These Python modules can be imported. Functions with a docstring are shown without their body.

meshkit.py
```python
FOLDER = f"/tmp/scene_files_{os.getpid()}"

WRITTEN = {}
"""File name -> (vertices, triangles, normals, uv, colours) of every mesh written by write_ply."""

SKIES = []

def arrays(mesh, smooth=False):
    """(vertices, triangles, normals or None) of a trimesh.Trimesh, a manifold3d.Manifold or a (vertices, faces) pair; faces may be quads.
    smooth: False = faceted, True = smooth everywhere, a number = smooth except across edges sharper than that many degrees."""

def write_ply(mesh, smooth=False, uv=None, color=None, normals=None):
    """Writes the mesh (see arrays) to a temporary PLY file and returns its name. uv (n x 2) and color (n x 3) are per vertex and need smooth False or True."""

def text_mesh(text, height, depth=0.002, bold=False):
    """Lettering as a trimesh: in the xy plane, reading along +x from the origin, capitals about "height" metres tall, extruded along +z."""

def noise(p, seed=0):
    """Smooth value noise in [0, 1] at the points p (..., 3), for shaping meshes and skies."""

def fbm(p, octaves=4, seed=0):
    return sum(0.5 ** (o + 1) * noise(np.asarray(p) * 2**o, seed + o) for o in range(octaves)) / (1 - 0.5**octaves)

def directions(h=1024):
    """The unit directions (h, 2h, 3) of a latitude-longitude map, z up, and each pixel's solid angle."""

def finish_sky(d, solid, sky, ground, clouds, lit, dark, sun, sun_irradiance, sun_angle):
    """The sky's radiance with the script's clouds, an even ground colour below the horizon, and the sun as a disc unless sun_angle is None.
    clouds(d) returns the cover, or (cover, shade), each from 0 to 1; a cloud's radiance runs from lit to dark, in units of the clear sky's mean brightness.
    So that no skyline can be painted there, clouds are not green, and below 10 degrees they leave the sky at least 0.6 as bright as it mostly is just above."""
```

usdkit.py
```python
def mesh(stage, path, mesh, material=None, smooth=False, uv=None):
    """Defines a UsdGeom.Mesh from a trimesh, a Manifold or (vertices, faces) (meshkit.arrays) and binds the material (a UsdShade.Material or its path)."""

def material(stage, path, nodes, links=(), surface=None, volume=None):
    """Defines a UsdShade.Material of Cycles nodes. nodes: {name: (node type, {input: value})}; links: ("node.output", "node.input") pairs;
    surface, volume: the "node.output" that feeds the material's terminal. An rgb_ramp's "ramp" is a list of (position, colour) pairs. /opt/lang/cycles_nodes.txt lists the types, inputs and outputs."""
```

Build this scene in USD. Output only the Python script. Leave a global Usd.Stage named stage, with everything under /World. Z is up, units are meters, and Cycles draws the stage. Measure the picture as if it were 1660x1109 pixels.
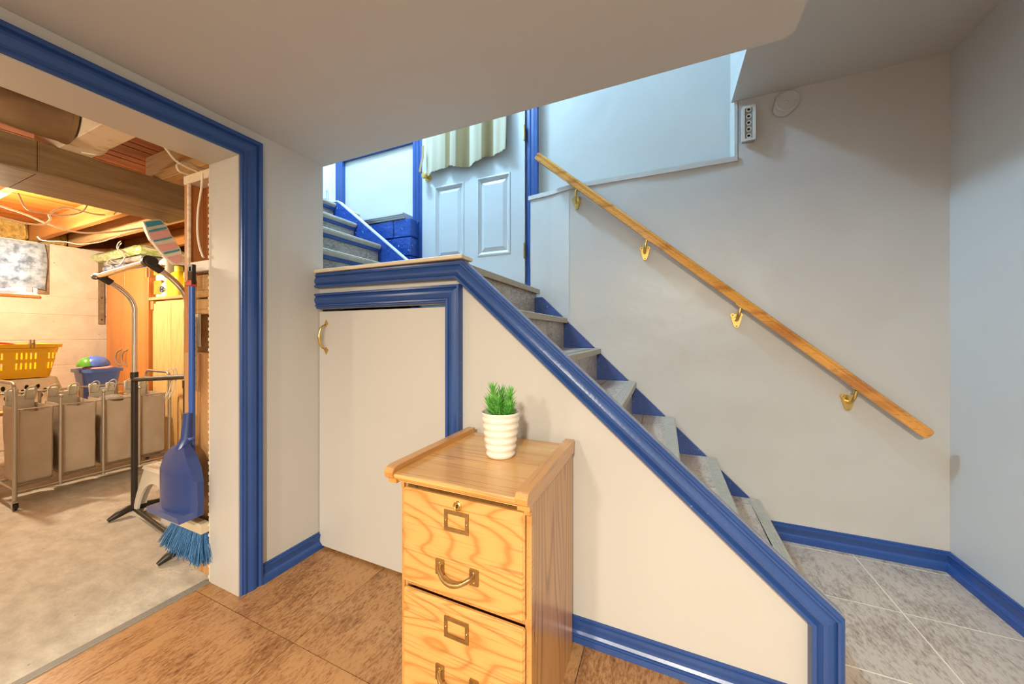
import math, random, sys
import numpy as np, trimesh, shapely
import shapely.geometry as sg
sys.path.insert(0, "/opt/lang")
import usdkit, meshkit
from pxr import Usd, UsdGeom, UsdLux, Gf, Sdf, UsdShade
random.seed(7); np.random.seed(7)
stage = Usd.Stage.CreateInMemory()
UsdGeom.SetStageUpAxis(stage, "Z"); UsdGeom.SetStageMetersPerUnit(stage, 1.0)
UsdGeom.Xform.Define(stage, "/World"); UsdGeom.Scope.Define(stage, "/World/Looks")

# ------------------------------------------------------------------ camera, lights, exposure
CAM = (1.76, -1.347, 1.18); YAW = math.atan(247 / 564.)
cam = UsdGeom.Camera.Define(stage, "/World/camera")
c_, s_ = math.cos(YAW), math.sin(YAW)
cam.AddTransformOp().Set(Gf.Matrix4d(c_, s_, 0, 0, 0, 0, 1, 0, s_, -c_, 0, 0, CAM[0], CAM[1], CAM[2], 1))
cam.CreateHorizontalApertureAttr(36.0); cam.CreateVerticalApertureAttr(36.0 * 1109 / 1660)
cam.CreateFocalLengthAttr(36.0 * 564 / 1660); cam.CreateVerticalApertureOffsetAttr(-11.5 / 1660 * 36)
cam.CreateClippingRangeAttr((0.02, 100.0)); cam.CreateExposureAttr(0.0)

def sphere_light(name, loc, r, col, inten):
    l = UsdLux.SphereLight.Define(stage, "/World/" + name); l.CreateRadiusAttr(r); l.CreateColorAttr(Gf.Vec3f(*col)); l.CreateIntensityAttr(inten)
    l.AddTranslateOp().Set(Gf.Vec3d(*loc)); return l
def rect_light(name, loc, rot, w, h, col, inten):
    l = UsdLux.RectLight.Define(stage, "/World/" + name); l.CreateWidthAttr(w); l.CreateHeightAttr(h); l.CreateColorAttr(Gf.Vec3f(*col)); l.CreateIntensityAttr(inten)
    l.AddTranslateOp().Set(Gf.Vec3d(*loc)); l.AddRotateXYZOp().Set(Gf.Vec3f(*rot)); return l
def disk_light(name, loc, r, col, inten):
    l = UsdLux.DiskLight.Define(stage, "/World/" + name); l.CreateRadiusAttr(r); l.CreateColorAttr(Gf.Vec3f(*col)); l.CreateIntensityAttr(inten)
    l.AddTranslateOp().Set(Gf.Vec3d(*loc)); return l
WARM, COOL, BULB = (1.0, 0.90, 0.72), (0.42, 0.72, 1.0), (1.0, 0.83, 0.58)
disk_light("room_lamp", (2.02, -3.0, 2.10), 0.10, WARM, 2400)
disk_light("room_lamp_second", (0.9, -3.9, 2.10), 0.12, WARM, 900)
sphere_light("stair_hall_lamp", (-0.45, 0.36, 4.57), 0.13, COOL, 630)
sphere_light("laundry_bulb", (-2.95, -0.60, 1.98), 0.05, BULB, 1350)
sphere_light("laundry_bulb_second", (-0.75, -1.6, 1.95), 0.05, BULB, 200)

# ------------------------------------------------------------------ scene helpers
ORIGIN, COUNT = {}, {}
def numbered(parent, name):
    k = (parent, name); n = COUNT.get(k, 0); COUNT[k] = n + 1
    return f"{parent}/{name}" + (f"_{n:03d}" if n else "")
def tags(prim, **kw):
    for k, v in kw.items():
        if v: prim.SetCustomDataByKey(k, v)
def thing(name, label, cat, loc=(0, 0, 0), group=None, kind=None):
    p = numbered("/World", name); x = UsdGeom.Xform.Define(stage, p); x.AddTranslateOp().Set(Gf.Vec3d(*loc))
    ORIGIN[p] = np.array(loc, float); tags(x.GetPrim(), label=label, category=cat, group=group, kind=kind); return p
def part(parent, name, m, mat, smooth=30, label=None, kind=None):
    p = numbered(parent, name)
    v, f, n = meshkit.arrays(m, smooth)
    o = ORIGIN.get(parent, np.zeros(3)); ORIGIN[p] = o
    mm = UsdGeom.Mesh.Define(stage, p)
    from pxr import Vt
    mm.CreatePointsAttr(Vt.Vec3fArray.FromNumpy((v - o).astype(np.float32)))
    mm.CreateFaceVertexCountsAttr(Vt.IntArray.FromNumpy(np.full(len(f), 3, np.int32)))
    mm.CreateFaceVertexIndicesAttr(Vt.IntArray.FromNumpy(f.astype(np.int32).ravel()))
    mm.CreateSubdivisionSchemeAttr("none")
    if n is not None:
        mm.CreateNormalsAttr(Vt.Vec3fArray.FromNumpy(n.astype(np.float32))); mm.SetNormalsInterpolation("vertex")
    UsdShade.MaterialBindingAPI.Apply(mm.GetPrim()).Bind(MT[mat])
    tags(mm.GetPrim(), label=label, kind=kind); return p
def single(name, label, cat, m, mat, smooth=30, group=None, kind=None):
    p = part("/World", name, m, mat, smooth); tags(stage.GetPrimAtPath(p), label=label, category=cat, group=group, kind=kind); return p

def B(x0, x1, y0, y1, z0, z1, b=0.0):
    lo, hi = np.minimum((x0, y0, z0), (x1, y1, z1)), np.maximum((x0, y0, z0), (x1, y1, z1))
    if b <= 0:
        m = trimesh.creation.box(hi - lo); m.apply_translation((lo + hi) / 2); return m
    b = min(b, 0.45 * (hi - lo).min()); pts = []
    for i in (0, 1):
        for j in (0, 1):
            for k in (0, 1):
                c = np.array([(lo, hi)[i][0], (lo, hi)[j][1], (lo, hi)[k][2]]); s = np.array([1 - 2 * i, 1 - 2 * j, 1 - 2 * k])
                for a in range(3):
                    q = c + s * b; q[a] = c[a]; pts.append(q)
    return trimesh.convex.convex_hull(np.array(pts))
def J(*ms):
    out = []
    for m in ms: out += m if isinstance(m, list) else [m]
    return trimesh.util.concatenate(out)
def hull(pts): return trimesh.convex.convex_hull(np.array(pts, float))
def extr(poly, axis, a, b):
    """Extrudes a shapely polygon along an axis from a to b. Polygon coordinates are the two other axes in order."""
    if hasattr(poly, "geoms"): return trimesh.util.concatenate([extr(g, axis, a, b) for g in poly.geoms if g.area > 1e-9])
    m = trimesh.creation.extrude_polygon(poly, b - a, engine="earcut"); v = m.vertices.copy(); v[:, 2] += a
    order = {"z": (0, 1, 2), "y": (0, 2, 1), "x": (2, 0, 1)}[axis]
    m.vertices = v[:, order]
    if axis == "y": m.invert()
    return m
def P(*pts): return sg.Polygon(pts)
def tube(pts, r, n=12, caps=True):
    pts = np.array(pts, float); k = len(pts); t = np.gradient(pts, axis=0); t /= np.linalg.norm(t, axis=1)[:, None]
    rr = np.broadcast_to(np.asarray(r, float), (k,))
    u = np.cross(t[0], (0, 0, 1)) if abs(t[0][2]) < .9 else np.cross(t[0], (1, 0, 0)); u /= np.linalg.norm(u)
    a = np.arange(n) * 2 * np.pi / n; V, F = [], []
    for i in range(k):
        u = u - t[i] * (u @ t[i]); u /= np.linalg.norm(u); w = np.cross(t[i], u)
        V.append(pts[i] + rr[i] * (np.cos(a)[:, None] * u + np.sin(a)[:, None] * w))
    for i in range(k - 1):
        for j in range(n):
            p, q = i * n + j, i * n + (j + 1) % n; F += [(p, q, q + n), (p, q + n, p + n)]
    V = list(np.vstack(V))
    if caps:
        V += [pts[0], pts[-1]]; c0, c1 = len(V) - 2, len(V) - 1
        for j in range(n): F += [(c0, (j + 1) % n, j), (c1, (k - 1) * n + j, (k - 1) * n + (j + 1) % n)]
    return trimesh.Trimesh(np.array(V), np.array(F), process=False)
def curve(pts, n=24):
    """Catmull-Rom through the points."""
    p = np.array(pts, float); p = np.vstack([2 * p[0] - p[1], p, 2 * p[-1] - p[-2]]); out = []
    for i in range(1, len(p) - 2):
        for t in np.linspace(0, 1, n, endpoint=False):
            a, b, c, d = p[i - 1:i + 3]
            out.append(.5 * (2 * b + (c - a) * t + (2 * a - 5 * b + 4 * c - d) * t * t + (-a + 3 * b - 3 * c + d) * t ** 3))
    return np.array(out + [p[-2]])
def lathe(prof, c=(0, 0, 0), n=36, axis="z"):
    m = trimesh.creation.revolve(np.array(prof, float), sections=n); v = m.vertices.copy()
    if axis == "y": v = v[:, (0, 2, 1)]
    if axis == "x": v = v[:, (2, 0, 1)]
    m.vertices = v + np.array(c)
    if axis == "y": m.invert()
    if m.volume < 0: m.invert()
    return m
def ellipsoid(c, r, sub=3):
    m = trimesh.creation.icosphere(sub); m.vertices = m.vertices * np.array(r) + np.array(c); return m
def mould(path, N, prof):
    """Mitred moulding pieces. path: 3-D points in a plane of normal N; prof: (a along N x t, b along N). One mesh per segment."""
    path = np.array(path, float); N = np.array(N, float); k = len(path)
    t = [(path[i + 1] - path[i]) / np.linalg.norm(path[i + 1] - path[i]) for i in range(k - 1)]; perp = [np.cross(N, x) for x in t]
    mit = []
    for i in range(k):
        if i in (0, k - 1): mit.append(perp[min(i, k - 2)])
        else: s = perp[i - 1] + perp[i]; mit.append(s / (s @ perp[i]))
    tv, tf = trimesh.creation.triangulate_polygon(sg.Polygon(prof), engine="earcut")
    out, n = [], len(prof)
    for i in range(k - 1):
        rings = [np.array([path[e] + a * mit[e] + b * N for a, b in prof]) for e in (i, i + 1)]
        caps = [np.array([path[e] + a * mit[e] + b * N for a, b in tv]) for e in (i, i + 1)]
        V = np.vstack(rings + caps); F = []
        for j in range(n):
            q = (j + 1) % n; F += [(j, q, n + q), (j, n + q, n + j)]
        F += [tuple(f + 2 * n) for f in tf[:, ::-1]] + [tuple(f + 2 * n + len(tv)) for f in tf]
        m = trimesh.Trimesh(V, np.array(F), process=True); m.fix_normals(); out.append(m)
    return out
def text(s, h, o, right, up, depth=.001, bold=False):
    m = meshkit.text_mesh(s, h, depth, bold); right, up = np.array(right, float), np.array(up, float); nrm = np.cross(right, up)
    m.vertices = np.array(o) + m.vertices[:, :1] * right + m.vertices[:, 1:2] * up + m.vertices[:, 2:] * nrm; return m
def sub(a, *bs):
    import manifold3d as mf
    def mm(x): return mf.Manifold(mf.Mesh(np.asarray(x.vertices, np.float32), np.asarray(x.faces, np.uint32)))
    def cl(x): y = x.copy(); y.merge_vertices(); y.fix_normals(); return y
    r = mm(cl(a))
    for b in bs: r = r - mm(cl(b))
    m = r.to_mesh(); return trimesh.Trimesh(m.vert_properties[:, :3], m.tri_verts, process=False)
def wobble(m, amp, scale, seed=0, edge=None):
    if edge: m = m.subdivide_to_size(edge)
    v = m.vertices.copy(); m.merge_vertices(); v = m.vertices
    for a in range(3): m.vertices[:, a] = v[:, a] + amp * 2 * (meshkit.fbm(v * scale + 11.3 * a, 3, seed) - .5)
    return m

# ------------------------------------------------------------------ materials
MT = {}
def mat(name, c1, c2=None, rough=.5, metal=0., scale=4., stretch=(1, 1, 1), lo=.35, hi=.65, detail=4., bump=0., bscale=40., bdist=.002, flecks=None, fl=(.70, .74, 30.), rough2=None, random_=0., extra=None):
    n = {"g": ("geometry", {}), "p": ("principled_bsdf", {"roughness": rough, "metallic": metal, "base_color": c1, **(extra or {})})}; L = []
    src = None
    if c2 is not None:
        n["m"] = ("mapping", {"scale": stretch}); n["t"] = ("noise_texture", {"scale": scale, "detail": detail, "roughness": .6}); n["r"] = ("rgb_ramp", {"ramp": [(lo, c1), (hi, c2)]})
        L += [("g.position", "m.vector"), ("m.vector", "t.vector"), ("t.fac", "r.fac")]; src = "r.color"
    if flecks is not None:
        n["ft"] = ("noise_texture", {"scale": fl[2], "detail": 3., "roughness": .6}); n["fr"] = ("rgb_ramp", {"ramp": [(fl[0], (0, 0, 0)), (fl[1], (1, 1, 1))]})
        n["fm"] = ("mix_color", {"a": c1, "b": flecks}); L += [("g.position", "ft.vector"), ("ft.fac", "fr.fac"), ("fr.color", "fm.fac")]
        if src: L.append((src, "fm.a"))
        src = "fm.result"
    if random_:
        n["oi"] = ("object_info", {}); n["rr"] = ("map_range", {"to_min": 1 - random_, "to_max": 1 + random_}); n["hv"] = ("hsv", {"color": c1})
        L += [("oi.random", "rr.value"), ("rr.result", "hv.value")]
        if src: L.append((src, "hv.color"))
        src = "hv.color"
    if src: L.append((src, "p.base_color"))
    if bump:
        n["bt"] = ("noise_texture", {"scale": bscale, "detail": 3.}); n["b"] = ("bump", {"strength": bump, "distance": bdist})
        L += [("g.position", "bt.vector"), ("bt.fac", "b.height"), ("b.normal", "p.normal")]
    MT[name] = usdkit.material(stage, "/World/Looks/" + name, n, L, surface="p.BSDF"); return MT[name]
def wood(name, c1, c2, axis, ring=9., dist=5., rough=.35, fine=(.55, .75), coat=.0, squash=.12, randomize=True, pore=(.25, .12, .04)):
    """Wood with cathedral figure: distorted bands, long along the given axis, with fine pores."""
    st = {"x": (squash, 1, 1), "y": (1, squash, 1), "z": (1, 1, squash)}[axis]; fs = {"x": (4, 160, 160), "y": (160, 4, 160), "z": (160, 160, 4)}[axis]
    n = {"g": ("geometry", {}), "m": ("mapping", {"scale": st}), "nz": ("noise_texture", {"scale": 3.2, "detail": 2.5, "roughness": .42}),
         "w": ("math", {"math_type": "multiply", "value2": ring}), "sn": ("math", {"math_type": "sine"}),
         "r": ("rgb_ramp", {"ramp": [(0., c1), (.70, tuple(.85 * a + .15 * b for a, b in zip(c1, c2))), (.90, tuple(.5 * (a + b) for a, b in zip(c1, c2))), (1., c2)]}),
         "mr": ("map_range", {"from_min": -1., "from_max": 1., "to_min": 0., "to_max": 1.}),
         "fm": ("mapping", {"scale": fs}), "ft": ("noise_texture", {"scale": 1., "detail": 2.}), "fr": ("rgb_ramp", {"ramp": [(.56, (0, 0, 0)), (.68, (.55, .55, .55))]}),
         "mx": ("mix_color", {"b": pore}), "p": ("principled_bsdf", {"roughness": rough, "specular_ior_level": .5 if rough < .8 else .15, "coat_weight": coat, "coat_roughness": .15})}
    L = [("g.position", "m.vector"), ("m.vector", "nz.vector"), ("nz.fac", "w.value1"), ("w.value", "sn.value1"), ("sn.value", "mr.value"), ("mr.result", "r.fac"),
         ("g.position", "fm.vector"), ("fm.vector", "ft.vector"), ("ft.fac", "fr.fac"), ("fr.color", "mx.fac"), ("r.color", "mx.a"), ("mx.result", "p.base_color")]
    if randomize:
        n["oi"] = ("object_info", {}); n["om"] = ("vector_math", {"math_type": "add"}); n["cx"] = ("combine_xyz", {}); n["ms"] = ("math", {"math_type": "multiply", "value2": 7.3})
        L = [x for x in L if x != ("g.position", "m.vector")] + [("oi.random", "ms.value1"), ("ms.value", "cx.x"), ("ms.value", "cx.z"), ("g.position", "om.vector1"), ("cx.vector", "om.vector2"), ("om.vector", "m.vector")]
    MT[name] = usdkit.material(stage, "/World/Looks/" + name, n, L, surface="p.BSDF")

mat("wall_paint", (.50, .485, .46), (.53, .515, .49), rough=.36, scale=1.3, bump=.35, bscale=4.5, bdist=.018)
mat("smooth_paint", (.50, .485, .46), (.52, .505, .48), rough=.40, scale=1.0, bump=.1, bscale=5., bdist=.006)
mat("ceiling_paint", (.50, .485, .46), rough=.6, bump=.1, bscale=4., bdist=.006)
mat("cap_edge_paint", (.20, .215, .28), (.26, .27, .32), rough=.4, scale=20.)
mat("cream_board", (.66, .56, .42), rough=.5)
mat("blue_paint", (.018, .058, .215), (.022, .068, .245), rough=.28, scale=3., flecks=(.50, .55, .65), fl=(.785, .80, 70.), bump=.15, bscale=60., bdist=.001)
mat("scuffed_blue_paint", (.018, .060, .22), (.026, .075, .26), rough=.32, scale=3., flecks=(.45, .45, .52), fl=(.73, .78, 80.), bump=.5, bscale=90., bdist=.002)
mat("stringer_paint", (.014, .045, .19), (.02, .06, .24), rough=.4, flecks=(.35, .38, .5), fl=(.66, .76, 80.))
def tile_mat(name, a, b, c, d):
    n = {"g": ("geometry", {}), "oi": ("object_info", {}), "cx": ("combine_xyz", {}), "ms": ("math", {"math_type": "multiply", "value2": 9.7}), "ad": ("vector_math", {"math_type": "add"}),
         "m": ("mapping", {"scale": (1, .33, 1)}), "t": ("noise_texture", {"scale": 22., "detail": 9., "roughness": .75}), "t2": ("noise_texture", {"scale": 4., "detail": 3., "roughness": .5}),
         "m3": ("mapping", {"scale": (1, .35, 1)}), "t3": ("noise_texture", {"scale": 110., "detail": 4., "roughness": .7}),
         "r": ("rgb_ramp", {"ramp": [(.41, a), (.475, b), (.53, c), (.60, d)]}),
         "s": ("math", {"math_type": "multiply_add", "value2": .42, "value3": 0.}), "s2": ("math", {"math_type": "multiply_add", "value2": .22}), "s3": ("math", {"math_type": "multiply_add", "value2": .50, "value3": -.07}),
         "p": ("principled_bsdf", {"roughness": .33}), "b": ("bump", {"strength": .15, "distance": .001})}
    L = [("oi.random", "ms.value1"), ("ms.value", "cx.x"), ("ms.value", "cx.y"), ("g.position", "ad.vector1"), ("cx.vector", "ad.vector2"), ("ad.vector", "m.vector"), ("ad.vector", "m3.vector"), ("ad.vector", "t2.vector"),
         ("m.vector", "t.vector"), ("m3.vector", "t3.vector"), ("t.fac", "s.value1"), ("t2.fac", "s2.value1"), ("s.value", "s2.value3"), ("t3.fac", "s3.value1"), ("s2.value", "s3.value3") , ("s3.value", "r.fac"), ("r.color", "p.base_color"), ("t3.fac", "b.height"), ("b.normal", "p.normal")]
    MT[name] = usdkit.material(stage, "/World/Looks/" + name, n, L, surface="p.BSDF")
tile_mat("vinyl_tile", (.115, .043, .013), (.20, .085, .028), (.28, .132, .048), (.40, .215, .09))
tile_mat("stone_tile", (.15, .105, .08), (.255, .19, .148), (.35, .27, .213), (.47, .38, .305))
tile_mat("stair_tile", (.12, .10, .085), (.22, .185, .16), (.32, .27, .23), (.46, .40, .34))
mat("dark_panelling", (.12, .075, .045), (.16, .10, .06), rough=.5, scale=6.)
mat("dark_carpet", (.07, .06, .055), rough=.9)
mat("seam", (.05, .035, .022), rough=.8)
mat("grout", (.66, .58, .46), rough=.8)
mat("nosing_vinyl", (.36, .31, .24), (.42, .365, .29), rough=.5, scale=30.)
mat("aluminium", (.30, .285, .26), rough=.5, metal=.3)
mat("concrete", (.42, .39, .325), (.58, .54, .46), rough=.8, scale=9., stretch=(1, 1.6, 1), detail=9., bump=.7, bscale=55., bdist=.004, flecks=(.20, .15, .10), fl=(.69, .78, 26.))
wood("oak", (.60, .325, .105), (.45, .20, .05), "x", ring=190., rough=.3, coat=.3, squash=.26)
wood("oak_top", (.64, .345, .11), (.56, .28, .08), "x", ring=60., rough=.25, coat=.4, squash=.12)
wood("oak_upright", (.50, .265, .10), (.30, .12, .038), "z", ring=150., rough=.35, coat=.2, squash=.12)
wood("oak_edge", (.55, .26, .075), (.42, .19, .05), "y", ring=30., rough=.3, coat=.3)
wood("rail_oak", (.74, .33, .055), (.50, .18, .025), "x", ring=40., rough=.25, coat=.5, squash=.05)
mat("brass", (.70, .48, .16), rough=.25, metal=1.)
mat("aged_brass", (.34, .22, .09), (.46, .31, .13), rough=.38, metal=.9, scale=40.)
mat("chrome", (.62, .60, .58), rough=.18, metal=1.)
mat("steel", (.50, .46, .41), rough=.35, metal=.9)
mat("black_plastic", (.022, .016, .012), rough=.4)
mat("dark_hole", (.02, .018, .016), rough=.8)
mat("white_ceramic", (.76, .70, .60), rough=.22)
mat("leaf", (.06, .30, .035), (.20, .56, .10), rough=.45, scale=60.)
mat("soil", (.16, .10, .05), (.35, .26, .15), rough=.9, scale=120.)
mat("white_plastic", (.74, .70, .62), rough=.35)
mat("grey_fitting", (.30, .29, .275), rough=.4)
mat("white_fitting", (.62, .60, .55), rough=.4)
mat("door_paint", (.50, .52, .53), rough=.32, bump=.06, bscale=30., bdist=.002)
mat("white_door", (.80, .82, .84), rough=.35)
mat("blue_plastic", (.026, .052, .19), rough=.28)
mat("pan_lip", (.06, .09, .25), rough=.35)
mat("blue_handle", (.03, .10, .42), rough=.3)
mat("bright_blue_plastic", (.09, .18, .62), rough=.25)
mat("bristle", (.05, .17, .38), (.09, .26, .52), rough=.6, scale=200.)
mat("broom_wood", (.58, .48, .34), rough=.6)
mat("red_plastic", (.55, .06, .02), rough=.4)
mat("yellow_plastic", (.82, .48, .010), rough=.3, extra={"subsurface_weight": .1, "subsurface_radius": (.02, .012, .002)})
mat("yellow_bottle", (.85, .66, .03), rough=.3)
mat("orange_label", (.80, .23, .02), (.85, .35, .05), rough=.5, scale=25.)
mat("green_plastic", (.10, .34, .035), rough=.35)
mat("green_wrap", (.42, .55, .12), (.75, .72, .50), rough=.3, scale=18., stretch=(1, 1, 3), lo=.45, hi=.55)
mat("grey_wrap", (.50, .44, .38), (.28, .26, .28), rough=.35, scale=14.)
mat("blue_wrap", (.12, .24, .60), (.60, .62, .66), rough=.3, scale=14., lo=.48, hi=.56)
mat("bag_cloth", (.44, .355, .26), (.49, .40, .30), rough=.75, scale=8., bump=.25, bscale=18., bdist=.006)
mat("bag_lining", (.56, .54, .46), rough=.8)
mat("laundry", (.30, .27, .24), (.14, .13, .12), rough=.9, scale=12.)
wood("subfloor_wood", (.42, .125, .018), (.30, .08, .012), "y", ring=30., rough=.95, squash=.06)
wood("joist_wood", (.46, .20, .055), (.32, .12, .03), "x", ring=36., rough=.9, squash=.08)
wood("pale_wood", (.60, .37, .165), (.46, .25, .09), "x", ring=30., rough=.85, squash=.1)
wood("stud_wood", (.55, .30, .12), (.42, .19, .06), "z", ring=36., rough=.6, squash=.08)
wood("orange_stud_wood", (.50, .19, .045), (.36, .11, .02), "z", ring=36., rough=.6, squash=.08)
wood("dark_stud_wood", (.36, .12, .03), (.24, .07, .015), "z", ring=36., rough=.6, squash=.08)
mat("whitewashed_wood", (.78, .66, .50), (.55, .35, .18), rough=.7, scale=9., stretch=(1, 1, 2), lo=.52, hi=.72)
mat("girder_board", (.20, .125, .055), (.30, .20, .10), rough=.6, scale=14., stretch=(2, .25, 2), detail=8.)
mat("duct_metal", (.22, .14, .075), (.30, .20, .11), rough=.42, metal=.35, scale=5.)
mat("duct_seam", (.06, .035, .018), rough=.6)
mat("foundation_paint", (.72, .60, .46), (.80, .70, .57), rough=.75, scale=6., detail=8., bump=.6, bscale=14., bdist=.012, flecks=(.42, .28, .18), fl=(.71, .75, 20.))
mat("insulation", (.62, .42, .10), (.30, .17, .05), rough=.95, scale=18., detail=6., bump=1., bscale=25., bdist=.03)
mat("cable", (.80, .72, .58), rough=.5)
wood("cabinet_orange", (.62, .24, .045), (.52, .18, .03), "z", ring=16., rough=.4, squash=.06)
wood("cabinet_yellow", (.78, .52, .20), (.72, .46, .16), "z", ring=10., rough=.45, squash=.06)
mat("strip_wood", (.36, .25, .14), (.24, .16, .09), rough=.8, scale=20.)
mat("perforated_metal", (.70, .64, .54), rough=.5)
mat("paper_white", (.74, .68, .60), rough=.6)
mat("paper_pink", (.72, .38, .40), rough=.6)
mat("paper_blue", (.05, .30, .48), rough=.6)
mat("strap", (.30, .19, .08), rough=.7)
mat("block_paint", (.014, .06, .30), (.02, .075, .36), rough=.35, flecks=(.5, .62, .75), fl=(.66, .71, 38.), bump=1., bscale=30., bdist=.008)

def striped_cloth(name, pale, tan, stripes, translucent=.25):
    """Cloth with vertical stripes at given x ranges (world x); a soft weave bump."""
    n = {"g": ("geometry", {}), "s": ("separate_xyz", {}), "mr": ("map_range", {"from_min": stripes[0][0] - .5, "from_max": stripes[0][0] + 1.5, "to_min": 0., "to_max": 1.}), "d": ("diffuse_bsdf", {"roughness": .5}), "tr": ("translucent_bsdf", {}),
         "mx": ("mix_closure", {"fac": translucent}), "t": ("noise_texture", {"scale": 160.}), "b": ("bump", {"strength": .25, "distance": .003})}
    f0, f1 = stripes[0][0] - .5, stripes[0][0] + 1.5; k = lambda x: (x - f0) / (f1 - f0)
    ramp = [(0., pale)]
    for a, b in stripes: ramp += [(k(a) - .002, pale), (k(a) + .002, tan), (k(b) - .002, tan), (k(b) + .002, pale)]
    n["r"] = ("rgb_ramp", {"ramp": ramp + [(1., pale)]})
    L = [("g.position", "s.vector"), ("s.x", "mr.value"), ("mr.result", "r.fac"), ("r.color", "d.color"), ("r.color", "tr.color"), ("d.BSDF", "mx.closure1"), ("tr.BSDF", "mx.closure2"), ("g.position", "t.vector"), ("t.fac", "b.height"), ("b.normal", "d.normal")]
    MT[name] = usdkit.material(stage, "/World/Looks/" + name, n, L, surface="mx.closure")
striped_cloth("curtain_cloth", (.70, .64, .50), (.36, .27, .14), [(.005, .075), (.125, .25), (.375, .475)])
n_ = {"g": ("geometry", {}), "t": ("noise_texture", {"scale": 14., "detail": 5., "roughness": .6}), "r": ("rgb_ramp", {"ramp": [(.36, (.33, .37, .42)), (.52, (.60, .64, .66)), (.60, (.70, .72, .72))]}), "d": ("diffuse_bsdf", {}), "tr": ("translucent_bsdf", {}), "mx": ("mix_closure", {"fac": .5})}
MT["window_curtain_cloth"] = usdkit.material(stage, "/World/Looks/window_curtain_cloth", n_, [("g.position", "t.vector"), ("t.fac", "r.fac"), ("r.color", "d.color"), ("r.color", "tr.color"), ("d.BSDF", "mx.closure1"), ("tr.BSDF", "mx.closure2")], surface="mx.closure")
MT["daylit_pane"] = usdkit.material(stage, "/World/Looks/daylit_pane", {"e": ("emission", {"color": (.85, .95, 1.), "strength": 9.})}, [], surface="e.emission")
def glass(name):
    MT[name] = usdkit.material(stage, "/World/Looks/" + name, {"f": ("fresnel", {"IOR": 1.5}), "t": ("transparent_bsdf", {}), "gl": ("glossy_bsdf", {"roughness": .02}), "m": ("mix_closure", {})}, [("f.fac", "m.fac"), ("t.BSDF", "m.closure1"), ("gl.BSDF", "m.closure2")], surface="m.closure")
glass("pane_glass")

# ------------------------------------------------------------------ large structure
S = "structure"
# walls of the main room
wl = sg.box(-4.5, 0, .02, 2.13)                                   # (y, z)
wl = wl.difference(sg.box(-1.75, -.01, -.405, 1.992))
single("wall_left", "pale grey painted wall on the left with the wide opening to the laundry room", "wall", extr(wl, "x", -.227, 0), "smooth_paint", False, kind=S)
single("ceiling", "low painted soffit over the left side of the room in front of the stairwell", "ceiling", extr(P((-.227, -4.5), (2.133, -4.5), (2.133, .005), (2.115, .026), (-.227, .026)), "z", 2.13, 2.30), "ceiling_paint", False, kind=S)
single("wall_bulkhead", "wall above the soffit edge on the near side of the stairwell", "wall", J(B(-2.4, -.227, -.06, .022, 2.345, 4.9), B(-.227, 2.133, -.06, .022, 2.30, 4.9), B(-1.20, -.227, -.06, .022, 1.30, 2.345)), "wall_paint", False, kind=S)
single("wall_soffit", "side face of the low soffit beside the raised ceiling", "wall", B(2.10, 2.134, -4.5, 0.0, 2.30, 2.62), "ceiling_paint", False, kind=S)
single("wall_stairwell", "upper wall over the edge of the raised grey ceiling facing the stairwell", "wall", B(2.152, 2.25, -.06, 1.30, 2.62, 4.9), "wall_paint", False, kind=S)
single("ceiling_raised", "raised grey ceiling at the foot of the stairs", "ceiling", B(2.134, 3.10, -4.5, 1.14, 2.598, 2.66), "ceiling_paint", False, kind=S)
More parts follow.
